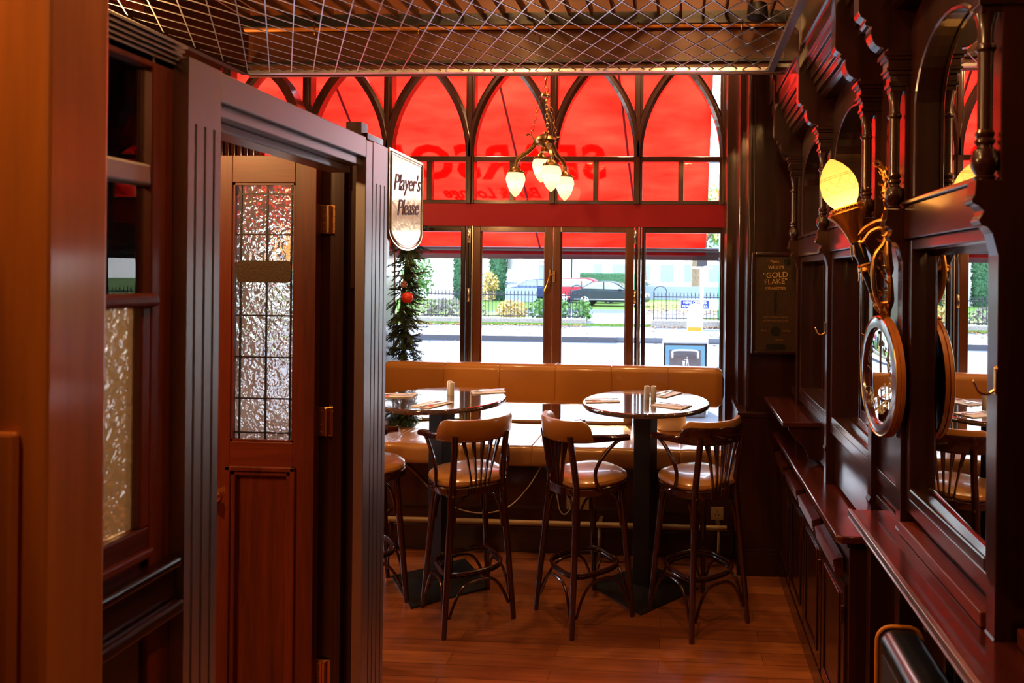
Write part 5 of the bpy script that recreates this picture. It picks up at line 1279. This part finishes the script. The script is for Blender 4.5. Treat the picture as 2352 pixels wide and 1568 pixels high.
# ================================================================== THE STREET
struct('pavement_near', MB().box(-60, 40, 4.95, 10.5, -0.30, -0.15), 'pavement')
struct('road', MB().box(-60, 40, 10.5, 19.8, -0.32, -0.27), 'asphalt')
struct('pavement_far', MB().box(-60, 40, 19.8, 24.0, -0.30, -0.12), 'pavement')
b = MB(); b.box(-60, -1.9, 19.62, 19.82, -0.30, -0.105); b.box(-1.9, 40, 19.7, 19.82, -0.30, -0.225); struct('kerb', b, 'kerb')
struct('lawn', MB().box(-60, 60, 24.0, 120, -0.25, -0.02), 'grass')
struct('ground', MB().box(-140, 140, 24, 260, -0.9, -0.26), 'grass')
b = MB(); b.add([(-3.6, 24.0, -0.015), (-1.0, 24.0, -0.015), (4.2, 34, -0.015), (-9, 34, -0.015), (-9, 30.5, -.015)], [(0, 1, 2, 3, 4)]); struct('drive', b, 'pavement')
b = MB()
for (x0, y0, x1, y1, ww) in ((-12, 12.2, -4, 12.35, .12), (-3.2, 13.0, 0.5, 17.5, .35), (-30, 15.5, -7, 15.6, .12), (-6.5, 11.0, -2.5, 12.3, .2), (1.2, 18.3, 9, 12.0, .3), (-4, 18.4, 12, 18.5, .12)):
    d = Vector((x1 - x0, y1 - y0, 0)).normalized(); nn = Vector((-d.y, d.x, 0)) * ww / 2; p = Vector((x0, y0, -0.268)); q = Vector((x1, y1, -0.268)); b.add([p - nn, q - nn, q + nn, p + nn], [(0, 1, 2, 3)])
struct('road_marking', b, 'road_paint')
# railings on stone plinths
def railing(x0, x1, y, label, arch_end=None):
    t = thing('iron_railing', ((x0 + x1) / 2, y, 0), label, 'railing', 'iron railings across the street')
    b = MB(); b.box(x0 - 0.1, x1 + 0.1, y - 0.16, y + 0.16, -0.13, 0.14); obj('plinth', b, 'plinth_stone', t, bevel=0.03)
    b = MB(); b.box(x0, x1, y - 0.015, y + 0.015, 0.98, 1.02); b.box(x0, x1, y - 0.015, y + 0.015, 0.20, 0.235); obj('rails', b, 'iron', t)
    b = MB(); n = int((x1 - x0) / 0.135)
    for i in range(n + 1):
        x = x0 + (x1 - x0) * i / n; b.tube([(x, y, 0.14), (x, y, 1.10)], 0.011, 5); b.lathe([(0.011, 1.04), (0.034, 1.065), (0.011, 1.09), (0.018, 1.12), (0.0, 1.19)], (x, y, 0), 6)
    obj('bars', b, 'iron', t, kind='stuff')
    if arch_end is not None:
        b = MB(); b.tube([(arch_end - 0.24, y, 0.14), (arch_end - 0.24, y, 1.1)] + [(arch_end - 0.24 * math.cos(PI * i / 10), y, 1.15 + 0.24 * math.sin(PI * i / 10)) for i in range(11)] + [(arch_end + 0.24, y, 1.1), (arch_end + 0.24, y, 0.14)], 0.017, 6); obj('arched_end', b, 'iron', t)
railing(-9.6, -3.55, 24.2, 'iron railing on a stone plinth left of the drive across the street', -3.80)
railing(-16.0, -9.8, 24.2, 'iron railing on a stone plinth at the far left across the street')
railing(-0.9, 3.2, 24.0, 'iron railing right of the drive with a blue and white notice', -0.68)
railing(3.4, 12.0, 24.6, 'iron railing at the far right across the street')
nb = thing('notice_board', (0.6, 23.95, 0.55), 'blue notice with white lettering on the right railing', 'notice')
boxobj('panel', (0.05, 1.45, 23.93, 23.96, 0.55, 0.92), 'tower_white', nb); boxobj('blue_field', (0.08, 1.10, 23.920, 23.932, 0.58, 0.89), 'sign_blue', nb)
b = text_mb('NEW OFFICES', 0.135, 0.002); xf(b, frame4((0.59, 23.915, 0.80), (1, 0, 0), (0, 0, 1))); obj('lettering', b, 'tower_white', nb)
b = text_mb('REMAINING AREA', 0.115, 0.002); xf(b, frame4((0.59, 23.915, 0.66), (1, 0, 0), (0, 0, 1))); obj('lettering', b, 'tower_white', nb)

# leaf scatter helper
def blob_leaves(name, label, cat, centre, rad, n, size, m, seed, kind='stuff', core=None, zmin=-0.1, parent=None, group=None):
    rr = random.Random(seed); b = MB()
    for i in range(n):
        while True:
            p = Vector((rr.uniform(-1, 1), rr.uniform(-1, 1), rr.uniform(-1, 1)))
            if p.length <= 1: break
        p = Vector((p.x * rad[0], p.y * rad[1], p.z * rad[2])) + Vector(centre)
        if p.z < zmin: p.z = zmin + rr.random() * .1
        d = Vector((rr.gauss(0, 1), rr.gauss(0, 1), rr.gauss(0, 1))).normalized(); e = d.cross(Vector((rr.gauss(0, 1), rr.gauss(0, 1), rr.gauss(0, 1)))).normalized(); s_ = size * rr.uniform(.6, 1.3)
        b.add([p - d * s_, p + e * s_ * .5, p + d * s_, p - e * s_ * .5], [(0, 1, 2, 3)])
    return obj(name, b, m, parent, label=label, cat=cat, kind=kind, group=group)
for i, (cx_, cy_, rx, ry, rz, n, m, lab) in enumerate([
        (-8.9, 25.2, 1.5, .7, .45, 900, 'shrub_grey', 'grey bare shrub behind the left railing'), (-5.1, 25.6, 0.85, .7, .55, 900, 'leaf_green', 'green leafy plants behind the left railing near the drive'),
        (-6.6, 25.6, 0.65, .6, .42, 500, 'leaf_yellow', 'yellowing plants in the middle of the left bed'), (-3.7, 25.0, .4, .5, .45, 300, 'leaf_green', 'green shrub at the arched end of the left railing')]):
    blob_leaves('shrub', lab, 'shrub', (cx_, cy_, 0.35), (rx, ry, rz), n, 0.085, m, 30 + i)
# fallen leaves along the plinths
b = MB(); rr = random.Random(5)
for i in range(900):
    x = rr.uniform(-13, 6); y = 23.9 - abs(rr.gauss(0, .32)) if rr.random() < .85 else rr.uniform(19, 23)
    if -3.4 < x < -1.1 and y > 23.2: continue
    a = rr.uniform(0, 2 * PI); s_ = rr.uniform(.04, .09); z = -0.105 + rr.uniform(0, 0.03) if y > 19.9 else -0.26
    b.add([(x + s_ * math.cos(a), y + s_ * math.sin(a), z), (x - s_ * .5 * math.sin(a), y + s_ * .5 * math.cos(a), z + .03), (x - s_ * math.cos(a), y - s_ * math.sin(a), z), (x + s_ * .5 * math.sin(a), y - s_ * .5 * math.cos(a), z + .02)], [(0, 1, 2, 3)])
obj('fallen_leaves', b, 'fallen_leaf', label='fallen autumn leaves scattered along the stone plinths', cat='leaves', kind='stuff')
# ivy columns against the house
for (x, w_, lab) in ((-15.0, 0.75, 'ivy column on the white house, farther left'), (-12.45, 0.85, 'ivy column on the white house beside the window')):
    t = thing('ivy_column', (x, 44.4, 0), lab, 'ivy')
    b = MB()
    pr_ = [(w_ * .5, 0.0), (w_ * .62, 1.0), (w_ * .6, 3.0), (w_ * .5, 5.5), (w_ * .25, 7.0), (0, 7.4)]
    b.lathe(pr_, (x, 44.4, 0), 14); obj('foliage', b, 'ivy', t)
    rr = random.Random(int(x * 10)); b = MB()
    for i in range(1600):
        z = rr.uniform(0, 7); a = rr.uniform(0, 2 * PI); r_ = w_ * (0.62 if z < 4 else .62 - (z - 4) * .14) + rr.uniform(-.02, .10); p = Vector((x + r_ * math.cos(a), 44.4 + r_ * math.sin(a), z)); d = Vector((rr.gauss(0, 1), rr.gauss(0, 1), rr.gauss(0, 1))).normalized() * .10; e = d.cross(Vector((rr.random(), 1, rr.random()))).normalized() * .06
        b.add([p - d, p + e, p + d, p - e], [(0, 1, 2, 3)])
    obj('leaves', b, 'ivy', t, kind='stuff')
blob_leaves('shrub', 'yellow autumn shrub at the foot of the ivy beside the house window', 'shrub', (-12.6, 42.6, 1.0), (.7, .5, 1.05), 500, 0.12, 'leaf_yellow', 77)
blob_leaves('shrub', 'pale green tree at the far left by the garland', 'shrub', (-17.3, 42.5, 1.5), (1.1, .8, 1.6), 900, 0.14, 'leaf_green', 78)
# white house
hs = thing('white_house', (-13, 45, 0), 'large white rendered house across the street with a window and doorway', 'house')
b = MB(); b.box(-30, -7.48, 45, 57, -0.3, 11); obj('walls', b, 'stucco', hs)
b = MB()
for z in [0.6 + .42 * i for i in range(8)]: b.box(-30, -14.5, 44.985, 45.0, z, z + 0.02)
obj('joint_lines', b, 'stucco_line', hs)
wf = boxobj('window_frame', (-12.05, -11.15, 44.93, 45.0, 1.10, 4.2), 'stucco', hs); boxobj('pane', (-11.97, -11.23, 44.91, 44.935, 2.15, 4.1), 'house_glass', wf); boxobj('sill_panel', (-11.97, -11.23, 44.915, 44.935, 1.12, 1.24), 'far_dark', wf)
d_ = boxobj('doorway', (-9.95, -9.1, 44.90, 45.0, 0.0, 2.6), 'stucco', hs); boxobj('door_leaf', (-9.70, -9.25, 44.88, 44.905, 0.0, 2.45), 'far_dark', d_); boxobj('hood', (-10.3, -8.9, 44.5, 45.0, 2.70, 2.82), 'stucco_line', d_)
obj('downpipe', MB().tube([(-7.42, 44.9, 0), (-7.42, 44.9, 11)], 0.05, 8), 'iron', hs)
b = MB()
for i in range(24): x = -11.3 + i * .09; b.box(x, x + .02, 42.0, 42.02, 0.9, 1.35)
b.box(-11.3, -9.2, 42.0, 42.02, 1.33, 1.36); b.box(-11.3, -9.2, 42.0, 42.02, 0, 0.9)
obj('steps_railing', b, 'far_dark', label='dark railing beside the steps of the white house', cat='railing')
# cars
def car(name, label, loc, L, H, W_, paint, ang=0, suv=False, group=None):
    t = thing(name, (0, 0, 0), label, 'car', group)
    s = L / 4.5; h = H
    if suv: low = [(-2.2, .28), (-2.25, .62), (-2.15, .92), (-1.9, 1.02), (0.95, .98), (1.9, .90), (2.18, .72), (2.22, .35), (2.1, .26)]; top = [(-2.12, .98), (-1.92, 1.50), (-1.6, 1.60), (0.1, 1.60), (0.45, 1.50), (1.15, .96)]
    else: low = [(-2.2, .30), (-2.25, .60), (-2.18, .90), (-1.65, .98), (0.9, .93), (1.75, .86), (2.15, .70), (2.22, .40), (2.1, .24)]; top = [(-1.80, .95), (-1.05, 1.38), (-0.6, 1.45), (0.05, 1.44), (0.45, 1.36), (1.15, .90)]
    f = H / (1.6 if suv else 1.45)
    def pr_(poly, y0, y1, m, nm, par=t, bev=0.03, dx=0): 
        return obj(nm, MB().prism([(p[0] * s + dx, p[1] * f) for p in poly], 'y', y0, y1), m, par, bevel=bev, seg=3, local=True)
    bd = pr_(low, -W_ / 2, W_ / 2, paint, 'body', bev=0.06)
    pr_(top, -W_ / 2 + 0.12, W_ / 2 - 0.12, paint, 'cabin', bev=0.08)
    cx_ = sum(p[0] for p in top) / len(top); gl = [((p[0] - cx_) * .87 + cx_, (p[1] - 1.2) * .80 + 1.21) for p in top]
    g = pr_(gl, -W_ / 2 + 0.108, W_ / 2 - 0.108, 'car_glass', 'side_windows', bev=0.01)
    b = MB(); b.box((-0.28 - .035) * s, (-0.28 + .035) * s, -W_ / 2 + .10, W_ / 2 - .10, .92 * f, 1.40 * f); obj('pillar', b, paint, t, local=True)
    b = MB(); b.prism([((p[0]) * s, p[1] * f) for p in ((0.52, 1.33), (1.08, .95), (1.12, .97), (0.56, 1.36))], 'y', -W_ / 2 + .2, W_ / 2 - .2); obj('windscreen', b, 'car_glass', t, local=True)
    for x in (-1.38, 1.42):
        for y in (-1, 1):
            w_ = MB(); w_.lathe([(0.0, .10), (0.30, .10), (.335, .08), (.335, -.08), (.30, -.10), (0, -.10)], (x * s, y * (W_ / 2 - .11), .335), 24, mtx=Matrix.Rotation(R(90), 3, 'X')); wh = obj('wheel', w_, 'tyre', t, local=True)
            w_ = MB(); w_.lathe([(0.0, .012), (.06, .012), (.07, 0)], (x * s, y * (W_ / 2 - .005), .335), 14, mtx=Matrix.Rotation(R(90) * (1), 3, 'X'))
            for k in range(5):
                a = 2 * PI * k / 5; w_.tube([(x * s, y * (W_ / 2 - .005), .335), (x * s + .22 * math.cos(a), y * (W_ / 2 - .005), .335 + .22 * math.sin(a))], [.04, .03], 5)
            w_.tube([(x * s + .225 * math.cos(2 * PI * i / 20), y * (W_ / 2 - .005), .335 + .225 * math.sin(2 * PI * i / 20)) for i in range(20)], .02, 5, closed=True)
            obj('hubcap', w_, 'car_silver', wh, local=True)
    b = MB(); b.box(2.12 * s, 2.2 * s, -W_ / 2 + .08, -W_ / 2 + .4, .58 * f, .72 * f); b.box(2.12 * s, 2.2 * s, W_ / 2 - .4, W_ / 2 - .08, .58 * f, .72 * f); obj('headlight', b, 'car_white', t, bevel=.02, local=True)
    b = MB(); b.box(-2.22 * s, -2.12 * s, -W_ / 2 + .02, -W_ / 2 + .35, .68 * f, .86 * f); obj('tail_light', b, 'car_red', t, bevel=.02, local=True)
    b = MB(); b.box(.62 * s, .76 * s, -W_ / 2 - .10, -W_ / 2 + .06, .93 * f, 1.03 * f); obj('wing_mirror', b, paint, t, bevel=.02, local=True)
    b = MB(); b.box(-2.0 * s, 2.0 * s, -W_ / 2 - .004, -W_ / 2 + .002, .40 * f, .425 * f); obj('side_trim', b, 'car_silver', t, local=True)
    t.location = loc; t.rotation_euler = (0, 0, ang)
    return t
car('car', 'dark blue green saloon car parked side on across the lawn', (-3.95, 38.0, -0.02), 4.45, 1.46, 1.78, 'car_dark', R(-6))
car('car', 'red estate car parked behind the dark saloon', (-5.9, 42.0, -0.02), 4.6, 1.62, 1.8, 'car_red', 0, True)
car('car', 'blue car half hidden at the left of the red car', (-9.2, 43.95, -0.02), 4.4, 1.5, 1.7, 'car_blue', 0)
car('car', 'silver car far behind the dark saloon', (-3.0, 52.0, -0.02), 4.5, 1.5, 1.75, 'car_silver', 0)
car('car', 'white car in the far right distance', (6.2, 58.0, -0.02), 4.5, 1.5, 1.75, 'car_white', 0)
b = MB(); b.box(-7.2, -2.6, 47.0, 48.0, -0.1, 1.95)
obj('hedge', b, 'ivy', label='low clipped green hedge behind the red car', cat='hedge', bevel=0.1)
# trees
def tree(x, y, r, h, lab, cr, ng, m, seed, lean=0.0, size=.28):
    t = thing('tree', (x, y, 0), lab, 'tree')
    b = MB(); b.tube([(x, y, -0.2), (x + .05, y, h * .3), (x + lean * .5, y, h * .6), (x + lean, y, h)], [r * 1.25, r, r * .9, r * .6], 14)
    rr = random.Random(seed)
    for k in range(7):
        a = rr.uniform(0, 2 * PI); z0 = h * rr.uniform(.6, 1); b.tube([(x + lean * .8, y, z0), (x + math.cos(a) * cr * .5, y + math.sin(a) * cr * .5, z0 + cr * .45), (x + math.cos(a) * cr * .95, y + math.sin(a) * cr * .95, z0 + cr * .7)], [r * .45, r * .25, r * .08], 7)
    obj('trunk', b, 'bark', t)
    blob_leaves('crown', None, None, (x, y, h + cr * .55), (cr, cr, cr * .75), ng, size, m, seed + 1, parent=t)
tree(-4.2, 62.5, 1.05, 6.0, 'thick tree trunk standing behind the cars', 4.5, 1300, 'leaf_yellow', 200)
tree(4.6, 44.0, 0.30, 4.2, 'slim tree behind the right railing', 3.4, 1200, 'leaf_yellow', 210, .3, .2)
tree(11.0, 54.0, 0.35, 4.6, 'slim yellow tree at the far right', 4.2, 1400, 'leaf_yellow', 220, -.3, .22)
tree(1.8, 70.0, 0.5, 5.0, 'distant tree between the far buildings', 5.0, 1300, 'leaf_green', 230, 0, .3)
fb = thing('distant_building', (4, 92, 0), 'pale modern building in the far distance behind the trees', 'building')
boxobj('walls', (-14, 34, 90, 100, -0.3, 16), 'stucco', fb)
b = MB()
for i in range(14):
    for z in (1.0, 5.0, 9.0): b.box(-12.5 + i * 3.3, -10.6 + i * 3.3, 89.9, 90.0, z, z + 2.4)
obj('window_panes', b, 'far_dark', fb)
boxobj('garden_wall', (-6.8, 16, 49.5, 49.8, -.1, 1.0), 'far_dark', label='low dark fence beyond the right lawn', cat='fence')
b = MB()
rr = random.Random(44)
for i in range(900): x = rr.uniform(-2, 14); y = rr.uniform(30, 41); s_ = .12; b.add([(x - s_, y, .0), (x, y - s_, .03), (x + s_, y, 0), (x, y + s_, .03)], [(0, 1, 2, 3)])
obj('lawn_leaves', b, 'fallen_leaf', label='orange leaves scattered on the far lawn', cat='leaves', kind='stuff')

# litter bin on the near pavement
lb = thing('litter_bin', (0.10, 9.1, -0.15), 'grey and white street litter bin with blue panel and white handle', 'bin')
b = MB(); b.box(-0.185, 0.375, 8.82, 9.40, -0.15, 0.865); obj('body', b, 'bin_grey', lb, bevel=0.02)
b = MB(); b.prism([(8.775, 0.86), (8.775, 0.875), (8.80, 0.94), (8.86, 0.965), (9.42, 0.965), (9.42, 0.85), (8.80, 0.85)], 'x', -0.21, 0.40); obj('lid', b, 'bin_white', lb, bevel=0.015)
b = MB(); b.box(-0.172, -0.120, 8.80, 8.822, 0.10, 0.825); b.box(0.305, 0.360, 8.80, 8.822, 0.10, 0.825); b.box(-0.12, 0.305, 8.80, 8.822, 0.765, 0.825); obj('blue_panel', b, 'bin_blue', lb)
b = MB(); b.box(-0.118, 0.303, 8.792, 8.81, 0.50, 0.765); obj('chute_door', b, 'bin_grey', lb, bevel=0.01)
b = MB(); b.tube(spline([(-0.075, 8.79, 0.66), (-0.075, 8.755, 0.70), (-0.06, 8.745, 0.755), (0.095, 8.74, 0.765), (0.245, 8.745, 0.755), (0.262, 8.755, 0.70), (0.262, 8.79, 0.66)], 6), 0.013, 8); obj('handle', b, 'bin_white', lb)
b = MB()
cx_, cz_ = 0.10, 0.60
b.prism([(cx_ - .045, cz_ + .02), (cx_ - .005, cz_ + .015), (cx_ - .012, cz_ - .05), (cx_ - .035, cz_ - .05)], 'y', 8.786, 8.793)
b.lathe([(0, .004), (.010, .003), (.010, 0)], (cx_ + .022, 8.79, cz_ + .065), 12, mtx=Matrix.Rotation(R(90), 3, 'X'))
b.prism([(cx_ + .012, cz_ + .05), (cx_ + .035, cz_ + .045), (cx_ + .045, cz_ - .05), (cx_ + .034, cz_ - .05), (cx_ + .024, cz_ - .005), (cx_ + .012, cz_ - .05), (cx_ + .002, cz_ - .05), (cx_ + .010, cz_ + .01)], 'y', 8.786, 8.793)
b.prism([(cx_ + .015, cz_ + .045), (cx_ + .018, cz_ + .035), (cx_ - .014, cz_ + .028), (cx_ - .018, cz_ + .036)], 'y', 8.786, 8.793)
obj('litter_symbol', b, 'bin_white', lb)
b = MB(); b.box(-0.215, -0.192, 8.80, 9.38, -.10, 0.86); b.box(0.382, 0.402, 8.80, 9.38, -.10, 0.86); obj('corner_trim', b, 'bin_white', lb, bevel=.004)
# utility pillar and traffic pole
b = MB(); b.prism([(0.13, -0.15), (0.42, -0.15), (0.40, 1.12), (0.36, 1.28), (0.19, 1.28), (0.15, 1.12)], 'y', 11.0, 11.3)
up_ = thing('utility_pillar', (0.27, 11.15, -0.27), 'white tapered utility pillar with a yellow band behind the litter bin', 'pillar')
obj('body', b, 'tower_white', up_, bevel=.02); boxobj('yellow_band', (0.155, 0.385, 10.985, 11.0, 0.80, 0.90), 'yellow_paint', up_)
tp = thing('traffic_pole', (0.75, 21.5, -0.12), 'pale grey traffic signal pole on the far pavement', 'pole')
obj('pole', MB().tube([(0.75, 21.5, -.12), (0.75, 21.5, 2.6)], 0.06, 10), 'car_silver', tp)
b = MB(); b.box(0.58, 0.92, 21.35, 21.6, 2.1, 2.9); obj('signal_head', b, 'black_metal', tp, bevel=.02); b = MB(); b.box(0.40, 1.10, 21.45, 21.5, 2.02, 2.08); obj('arm', b, 'car_silver', tp)
gp = thing('green_lamp_post', (1.55, 26, -0.1), 'slim dark green lamp post behind the right railing', 'post')
obj('post', MB().tube([(1.62, 26, -.1), (1.62, 26, 3.6)], 0.06, 10), 'pole_green', gp)
b = MB(); b.box(1.50, 1.74, 25.85, 25.93, 2.35, 2.75); obj('sign_plate', b, 'black_metal', gp)
b = MB(); b.lathe([(0, 0.30), (.12, .28), (.19, .16), (.20, .0), (.16, -.12), (0, -.14)], (1.70, 23.6, 0.03), 12); obj('boulder', b, 'plinth_stone', label='rounded stone at the foot of the right railing', cat='stone')
b = MB(); b.box(2.35, 2.60, 22.6, 22.9, -.12, .75); obj('utility_box', b, 'tower_white', label='white utility box at the far right of the far pavement', cat='cabinet', bevel=.02)
